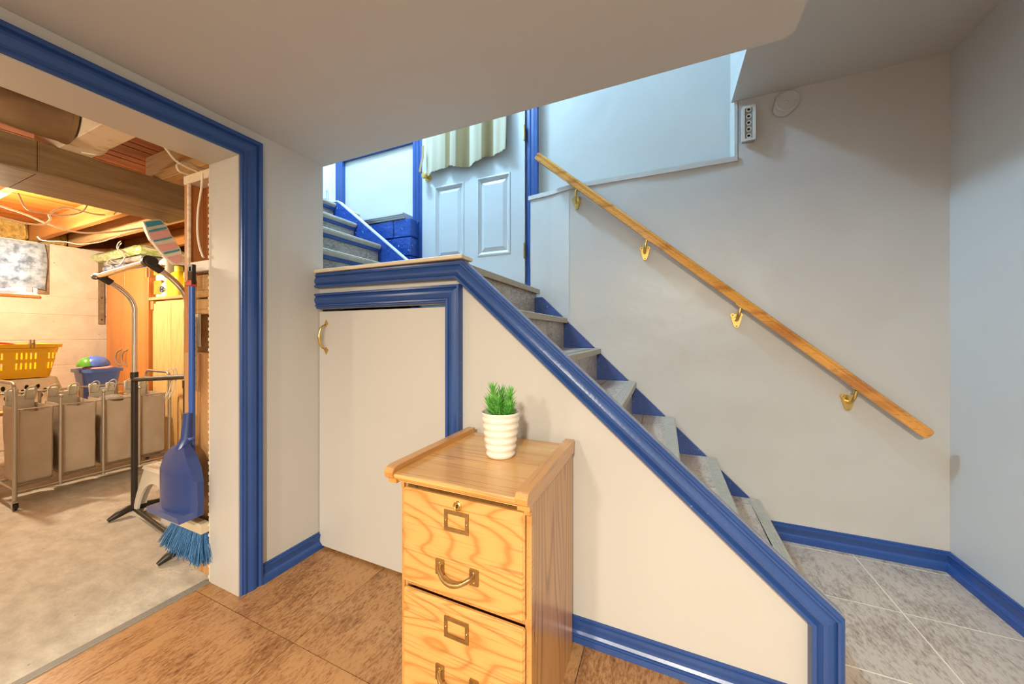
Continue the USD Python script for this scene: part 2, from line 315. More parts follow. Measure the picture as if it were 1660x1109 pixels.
single("wall_right", "blue lit smooth wall on the right of the stair foot", "wall", B(3.07, 3.2, -4.5, 1.25, 0, 2.66), "smooth_paint", False, kind=S)
single("wall_front", "painted wall behind the viewpoint closing the basement room", "wall", B(-.227, 3.2, -4.6, -4.5, 0, 2.66), "dark_panelling", False, kind=S)
# back wall: lumpy foundation wall below the ledge, upper wall set back above it
def lumpy_wall():
    nx, nz = 150, 90; xs = np.linspace(1.125, 3.07, nx); zs = np.linspace(0, 2.6, nz); V, F = [], []
    for i, x in enumerate(xs):
        for z in zs:
            n = meshkit.fbm(np.array([[x * 1.6, 3.1, z * 1.6]]), 3, 3)[0] - .5
            V.append((x, 1.130 + .020 * n * min(1, (3.07 - x) * 6) * min(1, (x - 1.125) * 8), z))
    for i in range(nx - 1):
        for k in range(nz - 1):
            x = .5 * (xs[i] + xs[i + 1]); z = .5 * (zs[k] + zs[k + 1])
            if x < 2.165 and z > 2.262: continue
            a = i * nz + k; F += [(a, a + nz, a + nz + 1), (a, a + nz + 1, a + 1)]
    return trimesh.Trimesh(np.array(V), np.array(F), process=False)
fw_ = thing("wall_back", "uneven painted foundation wall behind the handrail with a ledge along its top", "wall", kind=S)
part(fw_, "foundation_face", J(lumpy_wall(), B(1.13, 3.2, 1.15, 1.30, 0, 2.24), B(2.165, 3.2, 1.15, 1.30, 2.24, 2.66)), "wall_paint", 25)
# plastered corner and the part that bends back towards the landing door
part(fw_, "foundation_return", wobble(extr(P((1.128, 1.129), (1.135, 1.28), (.775, 1.28), (.80, 1.205), (.98, 1.170)), "z", 0, 2.235), .004, 7, 5, edge=.08), "wall_paint", 25)
part(fw_, "ledge", J(wobble(extr(P((2.165, 1.122), (2.165, 1.29), (.80, 1.29), (.785, 1.196), (.98, 1.160), (1.13, 1.120)), "z", 2.232, 2.264), .003, 9, 6, edge=.1)), "wall_paint", 25)
single("wall_upper", "blue lit upper wall set back above the foundation ledge", "wall", J(B(.85, 2.25, 1.29, 1.36, 2.0, 4.9), B(-2.4, .85, 1.262, 1.36, 1.2, 4.9), B(2.150, 2.166, 1.132, 1.30, 2.262, 2.62)), "wall_paint", False, kind=S)
single("wall_hall", "end wall of the upper hall at the head of the stairs", "wall", B(-2.45, -2.3, -.06, 1.36, 2.345, 4.9), "wall_paint", False, kind=S)
single("ceiling_hall", "ceiling high over the stairwell and the upper hall", "ceiling", B(-2.45, 2.25, -.06, 1.36, 4.9, 5.0), "ceiling_paint", False, kind=S)
single("upper_floor", "floor of the upper hall at the head of the stairs", "floor", B(-2.4, -1.06, .02, 1.30, 2.34, 2.395), "stair_tile", False, kind=S)

# knee wall beside the stairs (0.035 thick), with the hole of the cupboard door
SL = lambda x: 1.52 - (x - .935) * .8816           # upper line of the sloping cap
kw = P((0, 0), (2.243, 0), (2.243, SL(2.243) - .06), (.94, 1.46), (0, 1.515)).difference(sg.box(-.01, -.01, .842, 1.322))
single("wall_stair", "cream lit knee wall panel along the side of the stairs", "wall", extr(kw, "y", 0.0, .022), "smooth_paint", False, kind=S)
single("ledge_board", "thin cream board edge along the landing above the blue trim", "ledge", B(0.0, .945, -.037, .06, 1.519, 1.537, .003), "cream_board", False, kind=S)

# ------------------------------------------------------------------ floors
E_ = .0015
fl = thing("floor", "tiled basement floor, brown vinyl in front of the cupboard and grey by the stair foot", "floor", kind=S)
part(fl, "seam_bed", B(-.227, 2.27, -4.5, .02, -.05, -.003), "seam", False)
part(fl, "grout_bed", B(2.27, 3.07, -4.5, 1.13, -.05, .0006), "grout", False)
part(fl, "vinyl_sheet", B(-.227, 2.27, -4.5, -1.99, -.003, 0), "dark_carpet", False)
xs = [-.227, -.053, .459, .971, 1.483, 1.995, 2.27]; ys = [-1.99, -1.482, -.972, -.462, .02]
for a in range(len(xs) - 1):
    for b in range(len(ys) - 1):
        part(fl, "tile", B(xs[a] + E_, xs[a + 1] - E_, ys[b] + E_, ys[b + 1] - E_, -.003, 0), "vinyl_tile", False)
xs = [2.272, 2.286, 2.686, 3.07]; ys = [-1.40, -1.0, -.53, -.13, .27, .668, 1.07, 1.13]; E_ = .0032
for a in range(len(xs) - 1):
    for b in range(len(ys) - 1):
        if xs[a + 1] - xs[a] > .05: part(fl, "tile", B(xs[a] + E_, xs[a + 1] - E_, ys[b] + E_, ys[b + 1] - E_, -.002, 0.0014), "stone_tile", False)
part(fl, "grout_bed", B(2.20, 2.27, .026, 1.13, -.05, .0006), "grout", False)
for a, b in ((.026, .27), (.27, .668), (.668, 1.07), (1.07, 1.13)): part(fl, "tile", B(2.225, 2.286 - E_, a + E_, b - E_, -.002, .0014), "stone_tile", False)
part(fl, "stone_sheet", B(2.27, 3.07, -4.5, -1.4, -.002, 0.001), "dark_carpet", False)
single("concrete_floor", "worn rough concrete floor of the laundry room", "floor", wobble(B(-4.45, -.23, -2.9, 1.2, -.06, 0), .0015, 4, 2, edge=.3), "concrete", False, kind=S)
single("threshold_strip", "narrow ribbed metal threshold strip between vinyl floor and concrete", "threshold", J(extr(P((-1.75, .0), (-.405, .0), (-.405, .004), (-1.75, .004)), "x", -.262, -.222), *[B(-.256 + .008 * k, -.253 + .008 * k, -1.75, -.405, .004, .0055) for k in range(4)]), "aluminium", False, kind=S)

# ------------------------------------------------------------------ mouldings
def scaled(prof, w, h=1.0): return [(a * w, b * h) for a, b in prof]
CAS = [(0, 0), (1, 0), (1, .020), (.98, .024), (.86, .024), (.83, .021), (.80, .015), (.76, .017), (.66, .022), (.54, .023), (.42, .020), (.32, .0155), (.26, .013), (.235, .0175), (.15, .0175), (.125, .012), (.04, .012), (0, .009)]
BASE = [(0, 0), (1, 0), (1, .005), (.97, .008), (.90, .008), (.885, .014), (.80, .015), (.785, .010), (.70, .011), (.56, .009), (.42, .010), (.32, .016), (.29, .021), (.25, .022), (.24, .026), (.05, .028), (0, .028)]
t1 = thing("trim_1", "dark blue glossy casing round the opening to the laundry room", "door casing", kind=S)
segs = mould([(0, -.400, 0), (0, -.400, 1.996), (0, -1.76, 1.996)], (1, 0, 0), scaled(CAS, -.088))
part(t1, "side_casing", segs[0], "blue_paint", 20); part(t1, "head_casing", segs[1], "blue_paint", 20)
t2 = thing("trim_2", "blue stepped moulding along the top and end of the stair knee wall", "wall cap", kind=S)
CAP = [(0, 0), (1, 0), (1, .028), (.98, .034), (.86, .035), (.83, .031), (.80, .025), (.76, .027), (.66, .033), (.54, .034), (.42, .031), (.32, .026), (.26, .023), (.235, .029), (.15, .030), (.125, .023), (.04, .023), (0, .019)]
cap_path = [(0.0, 0, 1.521), (.937, 0, 1.513), (2.246, 0, SL(2.246) - .022), (2.246, 0, 0.0)]
segs = mould(cap_path, (0, -1, 0), scaled(CAP, -.082))
part(t2, "top_rail", segs[0], "blue_paint", 20); part(t2, "sloping_rail", segs[1], "scuffed_blue_paint", 20); part(t2, "end_post", segs[2], "blue_paint", 20)
part(t2, "cap_edge", extr(P((.937, 1.514), (2.250, SL(2.246) - .021), (2.250, SL(2.246) - .045), (.937, 1.49)), "y", -.0005, .026), "cap_edge_paint", False, label="grey blue painted top edge of the sloping cap")
part(t2, "end_board", B(2.243, 2.252, -.004, .024, 0, SL(2.246) - .03), "blue_paint", False)
t3 = thing("trim_3", "blue moulded casing round the cupboard door under the stairs", "door casing", kind=S)
segs = mould([(0.0, 0, 1.325), (.846, 0, 1.325), (.846, 0, 0)], (0, -1, 0), scaled(CAP, .082))
part(t3, "head_casing", segs[0], "blue_paint", 20); part(t3, "side_casing", segs[1], "scuffed_blue_paint", 20)
def baseboard(name, label, path, N, h=.085):
    m = mould(path, N, scaled(BASE, h)); single(name, label, "baseboard", J(*m), "blue_paint", 20, kind=S)
baseboard("baseboard_left", "short blue baseboard between the opening casing and the cupboard door", [(0, -.312, 0), (0, 0.0, 0)], (1, 0, 0))
baseboard("baseboard_front", "blue moulded baseboard on the knee wall beside the filing cabinet", [(.93, 0, 0), (2.164, 0, 0)], (0, -1, 0))
baseboard("baseboard_back", "blue moulded baseboard below the handrail at the stair foot", [(2.272, 1.13, 0), (3.07, 1.13, 0)], (0, -1, 0), .095)
baseboard("baseboard_right", "blue moulded baseboard along the blue lit right wall", [(3.07, 1.13, 0), (3.07, -1.4, 0)], (-1, 0, 0), .095)

# ------------------------------------------------------------------ stairs
XN = [2.27, 2.047, 1.82, 1.588, 1.356, 1.12, .895]; ZN = [.213, .428, .654, .87, 1.088, 1.302, 1.525]
st = thing("staircase", "straight flight of seven grey tiled steps behind the knee wall", "stairs", (2.27, .02, 0), kind=S)
def L_nosing(x, z, y0, y1, skew=0.):
    prof = P((-.056, 0), (-.004, .0), (.002, -.004), (.002, -.036), (-.003, -.038), (-.006, -.008), (-.056, -.006))
    m = extr(prof, "y", y0, y1); v = m.vertices; v[:, 0] += x + skew * (y1 - v[:, 1]) / (y1 - y0); v[:, 2] += z
    rib = [B(x - .05 + .011 * k, x - .046 + .011 * k, y0, y1, z, z + .0016) for k in range(4)]
    for r in rib: r.vertices[:, 0] += skew * (y1 - r.vertices[:, 1]) / (y1 - y0)
    return J(m, *rib)
TY = {0: [.67, 1.02], 1: [.62], 2: [.45], 3: [.75], 4: [.5], 5: [.66], 6: [.6]}
for i, (x, z) in enumerate(zip(XN, ZN)):
    z0 = ZN[i - 1] if i else 0.0; yend = 1.105 if i < 6 else 1.15; sk = -.012 if i == 0 else 0.
    xb = XN[i + 1] - .03 if i < 6 else -.26
    cuts = [.022] + TY[i] + [yend]
    part(st, "step_board", B(xb - .02, x - .012, .022, yend, z - .035, z - .006), "dark_stud_wood", False)
    for a, b in zip(cuts[:-1], cuts[1:]):
        if i in (2, 3):
            part(st, "tread_tile", B(xb, xb + .075, a + .002, b - .002, z - .006, z), "stone_tile", False); part(st, "tread_tile", B(xb + .079, x - .056, a + .002, b - .002, z - .006, z), "stone_tile", False)
        else: part(st, "tread_tile", B(xb, x - .056, a + .002, b - .002, z - .006, z), "stone_tile" if i < 6 else "stair_tile", False)
    rc = [.022, .45 if i % 2 else .55, .82 if i % 2 else .93, yend]
    for a, b in zip(rc[:-1], rc[1:]):
        part(st, "riser_tile", B(x - .032, x - .026, a + .0015, b - .0015, z0, z - .030), "stair_tile", False)
    part(st, "riser_board", B(x - .05, x - .032, .022, yend, z0, z - .006), "dark_stud_wood", False)
    part(st, "nosing", L_nosing(x, z, .03, yend - .001, sk), "nosing_vinyl", 20)
SN = [(2.262, 0)] + [(2.262, .19)] + [(x + .004, z - .030) for x, z in list(zip(XN, ZN))[1:]] + [(.80, 1.53), (.80, 0)]
part(st, "wall_stringer", extr(P((2.262, 0), (2.262, .175), (.93, 1.46), (.80, 1.46), (.80, 0)), "y", 1.106, 1.127), "stringer_paint", False, label="scuffed blue stringer board along the foundation wall")
s2 = thing("staircase_upper", "short flight of grey tiled steps going up left from the landing", "stairs", (-.26, .02, 1.53), kind=S)
XU = [-.26, -.485, -.770, -1.03]; ZU = [1.742, 1.958, 2.178, 2.398]
for i, (x, z) in enumerate(zip(XU, ZU)):
    z0 = ZU[i - 1] if i else 1.525; xb = (XU[i + 1] - .02) if i < 3 else -1.10
    part(s2, "step_board", B(xb, x - .012, .024, .948, z - .04, z - .002), "stair_tile", False)
    rc = [[.024, .70, .948], [.024, .35, .82, .948], [.024, .60, .948], [.024, .70, .948]][i]
    for a, b in zip(rc[:-1], rc[1:]): part(s2, "riser_tile", B(x - .034, x - .026, a + .002, b - .002, z0, z - .04), "stair_tile", False)
    part(s2, "riser_board", B(x - .05, x - .034, .024, .948, z0, z - .02), "grout", False)
    part(s2, "nosing_board", B(x - .026, x - .004, .024, .947, z - .064, z - .04), "stringer_paint", False, label="dark blue strip under the nosing")
    part(s2, "nosing", extr(P((-.05, .002), (.0, .002), (.008, -.004), (.010, -.018), (.004, -.030), (-.01, -.042), (-.02, -.044), (-.05, -.010)), "y", .024, .948).apply_translation((x, 0, z)), "nosing_vinyl", 25)
part(s2, "stringer", extr(P((-.05, 1.53), (-.05, 1.665), (-.214, 1.797), (-1.015, 2.415), (-1.10, 2.415), (-1.10, 1.53)), "y", .952, .975), "block_paint", False, label="bright blue stringer board on the far side")
part(s2, "stringer_edge", extr(P((-.05, 1.665), (-.05, 1.676), (-.214, 1.808), (-1.015, 2.427), (-1.07, 2.427), (-1.07, 2.415), (-1.015, 2.415), (-.214, 1.797)), "y", .955, 1.01), "white_fitting", False, label="pale edge along the stringer")
part(s2, "filler_board", B(-1.10, -.05, .975, 1.14, 1.53, 1.70), "block_paint", False)
# blue painted block wall with its sill, between the stringer and the landing door
bw = thing("block_wall", "blue painted block wall under the pale panel beside the landing door", "wall", (-.7, 1.13, 1.5), kind=S)
part(bw, "core", B(-1.2, -.325, 1.15, 1.262, 1.2, 2.18), "block_paint", False)
zc = [1.50, 1.70, 1.885, 2.060, 2.228]
for k in range(4):
    off = .22 * (k % 2)
    xs_ = [-.31] + [v for v in np.arange(-.31 - (.42 - off), -1.2, -.42)] + [-1.2]
    for a, b in zip(xs_[:-1], xs_[1:]):
        part(bw, "block", wobble(B(b + .004, a - (.004 if a < -.32 else 0), 1.128 + .004 * random.random(), 1.26, zc[k] + .004, zc[k + 1] - .004, .006), .003, 14, k, edge=.07), "block_paint", 25)
part(bw, "sill", J(*mould([(-1.2, 1.13, 2.232), (-.381, 1.13, 2.232)], (0, -1, 0), [(0, -.13), (0, .0), (.016, .004), (.018, .012), (.028, .012), (.032, .020), (.046, .020), (.046, -.13)])), "door_paint", 20, label="pale moulded sill over the blocks")
# frame round the pale panel, casing round the landing door
t4 = thing("trim_4", "bright blue frame round the pale wall panel beside the landing door", "panel frame", kind=S)
part(t4, "frame_stile", B(-1.365, -1.268, 1.225, 1.262, 2.20, 3.02), "blue_paint", False)
part(t4, "frame_head", J(B(-1.268, -.38, 1.225, 1.262, 2.985, 3.06), B(-1.268, -.38, 1.240, 1.262, 2.965, 2.985)), "blue_paint", False)
t5 = thing("trim_5", "bright blue casing round the landing door", "door casing", kind=S)
DC = [(0, 0), (1, 0), (1, .022), (.95, .026), (.70, .026), (.64, .020), (.45, .018), (.36, .022), (.30, .014), (.12, .012), (0, .010)]
segs = mould([(-.275, 1.262, 1.53), (-.275, 1.262, 3.55), (.745, 1.262, 3.55), (.745, 1.262, 1.53)], (0, -1, 0), scaled(DC, .105))
part(t5, "side_casing", segs[0], "blue_paint", 20); part(t5, "head_casing", segs[1], "blue_paint", 20)
part(t5, "side_casing", segs[2], "blue_paint", 20)

# ------------------------------------------------------------------ doors
d1 = thing("door_1", "plain painted cupboard door under the stair landing with a small brass pull", "door", (0, 0, 0), kind=S)
part(d1, "leaf", B(.004, .839, -.006, .016, .014, 1.309, .002), "smooth_paint", False)
hc = curve([(.062, -.006, 1.235), (.055, -.03, 1.222), (.050, -.040, 1.185), (.050, -.040, 1.150), (.055, -.03, 1.115), (.062, -.006, 1.100)], 8)
part(d1, "pull_handle", J(tube(hc, np.interp(np.linspace(0, 1, len(hc)), [0, .2, .5, .8, 1], [.005, .006, .009, .006, .005])), extr(P((.062, 1.262), (.075, 1.238), (.062, 1.225), (.049, 1.238)), "y", -.011, -.005), extr(P((.062, 1.073), (.077, 1.098), (.062, 1.112), (.047, 1.098)), "y", -.011, -.005)), "brass", 40, label="small curved brass pull")

d2 = thing("door_2", "blue grey panelled door on the landing with a short curtain across its upper half", "door", (.23, 1.24, 1.53), kind=S)
X0, X1 = -.266, .740
front = sg.box(X0, 1.535, X1, 3.53)
pans = [(-.117, .165, 1.855, 2.492), (.319, .602, 1.855, 2.492)]
for a, b, c, d in pans: front = front.difference(sg.box(a, c, b, d))
front = front.difference(sg.box(-.10, 2.72, .58, 3.40))
part(d2, "frame", J(extr(front, "y", 1.236, 1.256)), "door_paint", False)
part(d2, "core", B(X0, X1, 1.250, 1.262, 1.535, 3.53), "door_paint", False)
part(d2, "glazing", B(-.10, .58, 1.238, 1.246, 2.72, 3.40), "pane_glass", False)
for a, b, c, d in pans:
    o = [(a, c), (b, c), (b, d), (a, d)]
    path = [(x, 1.236, z) for x, z in o]
    ring = []
    for q in range(4):                       # mitred ogee round each panel
        A, Bq = np.array(o[q]), np.array(o[(q + 1) % 4]); t = (Bq - A) / np.linalg.norm(Bq - A); nrm = np.array([-t[1], t[0]])
        V = []; prof = [(-.012, -.004), (.0, -.006), (.008, .002), (.022, .012), (.022, .016), (-.012, .016)]
        for P0, sgn in ((A, 1), (Bq, -1)):
            for u, w in prof: V.append((*(P0 + nrm * u + t * u * sgn), w))
        V = np.array(V); V = np.stack([V[:, 0], 1.236 + V[:, 2], V[:, 1]], 1); n = len(prof); F = []
        for j in range(n): k = (j + 1) % n; F += [(j, k, n + k), (j, n + k, n + j)]
        for j in range(1, n - 1): F += [(0, j + 1, j), (n, n + j, n + j + 1)]
        m = trimesh.Trimesh(V, F, process=False); m.fix_normals(); ring.append(m)
    part(d2, "panel_moulding", J(*ring), "door_paint", False)
    e = .055
    part(d2, "raised_panel", hull([(x, 1.25, z) for x in (a + .022, b - .022) for z in (c + .022, d - .022)] + [(x, 1.238, z) for x in (a + e, b - e) for z in (c + e, d - e)]), "door_paint", False)
def knob_mesh(x, y, z, s=1.0):
    m = trimesh.creation.revolve(np.array([(0, 0), (.034, 0), (.034, .006), (.013, .012), (.011, .035), (.018, .040), (.029, .052), (.030, .062), (.022, .072), (0, .075)]) * s, sections=28)
    v = m.vertices; m.vertices = np.stack([v[:, 0] + x, y - v[:, 2], v[:, 1] + z], 1); m.fix_normals(); return m
part(d2, "door_knob", knob_mesh(-.198, 1.236, 2.60), "brass", 40, label="round brass door knob")
for z in (2.79, 1.85):
    part(d2, "hinge", J(B(.733, .746, 1.226, 1.238, z - .06, z + .06, .002), tube([(.738, 1.228, z - .062), (.738, 1.228, z + .062)], .006)), "aged_brass", 30)
# short curtain over the door's window
def curtain_mesh(x0, x1, ztop, zbot, y, amp, folds, seed, nx=150, nz=26, thick=.002, hem=None):
    rng = np.random.default_rng(seed); ph = rng.uniform(0, 6.28, 4); V = []
    for k in range(nz):
        t = k / (nz - 1)
        for i in range(nx):
            u = i / (nx - 1); f = math.sin(u * folds * 2 * math.pi + ph[0] + .5 * math.sin(5 * u + ph[1])) + .45 * math.sin(u * folds * 4.3 * math.pi + ph[2])
            zb = zbot(u) if callable(zbot) else zbot
            flare = 1 + .06 * t * (2 * u - 1) * 0
            xx = x0 + (x1 - x0) * u + .012 * t * math.sin(u * 9 + ph[3])
            V.append((xx, y - amp * (.5 + .5 * t) * f * .5 - .010 * t, ztop + (zb - ztop) * t))
    V = np.array(V); F = []
    for k in range(nz - 1):
        for i in range(nx - 1):
            a = k * nx + i; F += [(a, a + nx, a + nx + 1), (a, a + nx + 1, a + 1)]
    F = np.array(F); m = trimesh.Trimesh(V, F, process=False); vn = m.vertex_normals
    V2 = np.vstack([V, V - vn * thick]); edge = []
    loop = [i for i in range(nx)] + [k * nx + nx - 1 for k in range(1, nz)] + [(nz - 1) * nx + i for i in range(nx - 2, -1, -1)] + [k * nx for k in range(nz - 2, 0, -1)]
    N = len(V)
    for a, b in zip(loop, loop[1:] + loop[:1]): edge += [(a, b, b + N), (a, b + N, a + N)]
    m = trimesh.Trimesh(V2, np.vstack([F, F[:, ::-1] + N, np.array(edge)]), process=False); m.fix_normals(); return m
zb = lambda u: 2.600 + .055 * u + .020 * math.sin(u * 7.0 + .5) - .012 * math.sin(u * 15) + .0035 * math.sin(u * 170)
cu = thing("door_curtain", "cream curtain with tan stripes hanging across the landing door", "curtain", (.21, 1.2, 2.6))
part(cu, "cloth", curtain_mesh(-.205, .615, 3.44, zb, 1.196, .030, 3.6, 5, thick=.003), "curtain_cloth", True)
part(cu, "rod", tube([(-.24, 1.20, 3.44), (.64, 1.20, 3.44)], .008), "brass", 40)
for a in (-.245, .625): part(cu, "rod_bracket", B(a, a + .02, 1.195, 1.238, 3.42, 3.455, .003), "brass", 30)
stp = curve([(-.205, 1.165, 2.86), (-.206, 1.163, 2.76), (-.222, 1.160, 2.69), (-.232, 1.158, 2.635), (-.222, 1.166, 2.62)], 6)
V = np.vstack([stp + np.array((-.012, 0, 0)), stp + np.array((.012, 0, 0)), stp + np.array((-.012, .003, 0)), stp + np.array((.012, .003, 0))]); n = len(stp); F = []
for i in range(n - 1):
    for a, b in ((0, 1), (1, 3), (3, 2), (2, 0)):
        F += [(a * n + i, b * n + i, b * n + i + 1), (a * n + i, b * n + i + 1, a * n + i + 1)]
F += [(0, 2 * n, n), (n, 2 * n, 3 * n), (n - 1, 2 * n - 1, 3 * n - 1), (2 * n - 1, 4 * n - 1, 3 * n - 1)]
mstrap = trimesh.Trimesh(V, F, process=False); mstrap.fix_normals()
single("knob_strap", "narrow brown strap hanging over the landing door knob", "strap", mstrap, "strap", 30)
# white outside door at the head of the upper steps
d3 = thing("door_3", "white door with a slim latch at the head of the upper steps", "door", (-1.7, 1.25, 2.4), kind=S)
part(d3, "leaf", B(-2.28, -1.455, 1.235, 1.262, 2.40, 4.4, .003), "white_door", False)
part(d3, "stile_moulding", J(B(-1.50, -1.485, 1.226, 1.236, 2.42, 4.35, .003), B(-1.62, -1.605, 1.228, 1.236, 2.5, 4.3, .003)), "white_door", False)
part(d3, "jamb", J(B(-1.452, -1.42, 1.215, 1.262, 2.40, 4.42), B(-1.40, -1.375, 1.228, 1.262, 2.40, 4.42)), "white_door", False)
part(d3, "latch", J(B(-1.49, -1.465, 1.215, 1.227, 2.56, 2.72, .003), tube([(-1.478, 1.20, 2.60), (-1.478, 1.20, 2.70)], .007), B(-1.484, -1.472, 1.2, 1.22, 2.60, 2.612), B(-1.484, -1.472, 1.2, 1.22, 2.688, 2.70)), "white_fitting", 30)

# ------------------------------------------------------------------ handrail
hr = thing("handrail", "orange oak handrail on four brass brackets along the back wall", "handrail", (1.94, 1.06, 1.58))
A_, B_ = np.array([.905, 1.06, 2.488]), np.array([2.960, 1.06, .682]); dr = (B_ - A_) / np.linalg.norm(B_ - A_); nr = np.array([-dr[2], 0, dr[0]]) * -1; nr = nr if nr[2] > 0 else -nr
prof = [(-.019, -.024), (.019, -.024), (.022, -.010), (.017, -.002), (.019, .006), (.024, .014), (.020, .024), (.010, .029), (-.010, .029), (-.020, .024), (-.024, .014), (-.019, .006), (-.017, -.002), (-.022, -.010)]
yh = np.array([0, 1, 0]); V = []
L_ = np.linalg.norm(B_ - A_)
for dist, s in ((0, .78), (.010, 1), (L_ - .018, 1), (L_ - .005, .88), (L_, .62)):
    for a, b in prof: V.append(A_ + dr * dist + yh * a * s + nr * b * s)
n = len(prof); F = []
for k in range(4):
    for j in range(n): q = (j + 1) % n; F += [(k * n + j, k * n + q, k * n + n + q), (k * n + j, k * n + n + q, k * n + n + j)]
for j in range(1, n - 1): F += [(0, j + 1, j), (4 * n, 4 * n + j, 4 * n + j + 1)]
m = trimesh.Trimesh(np.array(V), F, process=False); m.fix_normals(); part(hr, "rail", m, "rail_oak", 35)
for bx in (1.185, 1.642, 2.158, 2.675):
    bz = A_[2] + (bx + .015 - A_[0]) * dr[2] / dr[0]; zc_ = bz - .105
    o = sg.Point(bx, zc_ + .012).buffer(.026).union(sg.Point(bx, zc_ - .032).buffer(.014)).convex_hull.union(sg.Point(bx - .020, zc_ + .030).buffer(.012)).union(sg.Point(bx + .020, zc_ + .030).buffer(.012))
    arm = curve([(bx, 1.128, zc_ + .005), (bx, 1.095, zc_ + .004), (bx + .004, 1.066, zc_ + .030), (bx + .012, 1.060, bz - .034)], 8)
    br = part(hr, "bracket", J(extr(o, "y", 1.116, 1.132), tube(arm, np.linspace(.011, .008, len(arm))), hull([np.array((bx + .012, 1.06, bz - .028)) + dr * a + yh * b + nr * c for a in (-.03, .03) for b in (-.012, .012) for c in (-.004, .004)])), "brass", 40)
    for dx, dz in ((-.02, .031), (.02, .031), (0, -.036)): part(br, "screw", ellipsoid((bx + dx, 1.115, zc_ + dz), (.004, .002, .004), 1), "aged_brass", 40)

# ------------------------------------------------------------------ fittings on the back wall
hb = thing("wall_strip", "pale rounded wall strip with five round holes beside the ceiling edge", "wall fitting", (2.213, 1.11, 2.43))
o = sg.box(2.190, 2.335, 2.242, 2.525).buffer(.008)
part(hb, "plate", extr(o, "y", 1.098, 1.125), "grey_fitting", False)
part(hb, "rim", extr(o.difference(sg.box(2.200, 2.345, 2.232, 2.515).buffer(.004)), "y", 1.090, 1.098), "white_fitting", False)
for k in range(5):
    z = 2.356 + k * .0385; part(hb, "hole", extr(sg.Point(2.216, z).buffer(.008), "y", 1.0965, 1.099), "dark_hole", False)
    part(hb, "hole_ring", extr(sg.Point(2.216, z).buffer(.013).difference(sg.Point(2.216, z).buffer(.008)), "y", 1.093, 1.098), "white_fitting", False)
rc_ = thing("round_cover_plate", "round painted over cover plate on the back wall under the raised ceiling", "cover plate", (2.405, 1.12, 2.52))
def disc(x, z, r, d):
    m = trimesh.creation.revolve(np.array([(0, 0), (r, 0), (r, d * .5), (r - .006, d), (r - .02, d * .8), (0, d * .85)]), sections=40); v = m.vertices
    m.vertices = np.stack([v[:, 0] + x, 1.130 - v[:, 2], v[:, 1] + z], 1); m.fix_normals(); return m
part(rc_, "plate", disc(2.412, 2.530, .060, .007), "wall_paint", 30); part(rc_, "lower_plate", disc(2.392, 2.495, .050, .005), "wall_paint", 30)
for q in ((2.360, 1.112, 2.545), (2.444, 1.112, 2.508), (2.402, 1.113, 2.52)): part(rc_, "screw", ellipsoid(q, (.007, .004, .007), 2), "wall_paint", 40)

# ------------------------------------------------------------------ filing cabinet and plant
fc = thing("filing_cabinet", "two drawer oak filing cabinet with brass pulls standing before the knee wall", "filing cabinet", (1.235, -.28, 0))
part(fc, "side_panel", B(1.022, 1.040, -.498, -.062, .0, .735), "oak_upright", False)
part(fc, "side_panel", B(1.426, 1.444, -.498, -.062, .0, .735), "oak_upright", False)
part(fc, "back_panel", B(1.040, 1.426, -.070, -.062, .03, .735), "oak_upright", False)
part(fc, "front_frame", J(B(1.022, 1.032, -.503, -.485, 0, .733), B(1.432, 1.446, -.503, -.485, 0, .733), B(1.032, 1.432, -.50, -.48, 0.0, .075), B(1.032, 1.432, -.496, -.48, .418, .436), B(1.032, 1.432, -.49, -.47, .722, .735)), "oak_edge", False)
topm = extr(P((-.060, .735), (-.515, .735), (-.515, .737), (-.520, .741), (-.523, .745), (-.534, .750), (-.538, .757), (-.534, .764), (-.525, .767), (-.060, .767)), "x", 1.02, 1.415)
part(fc, "top_board", topm, "oak_top", 25)
def rail_end(x0, x1):
    o = sg.Polygon([(-.060, .738), (-.050, .785), (-.520, .785), (-.536, .780), (-.543, .768), (-.540, .754), (-.526, .744), (-.526, .732), (-.500, .732), (-.500, .738)])
    m = extr(o, "x", x0, x1); return m
part(fc, "top_rail", rail_end(.988, 1.020), "oak_edge", 20); part(fc, "top_rail", rail_end(1.415, 1.449), "oak_edge", 20)
part(fc, "corner_block", B(1.425, 1.447, -.512, -.498, .712, .738, .004), "oak_edge", False); part(fc, "corner_block", B(1.020, 1.032, -.508, -.498, .712, .738, .003), "oak_edge", False)
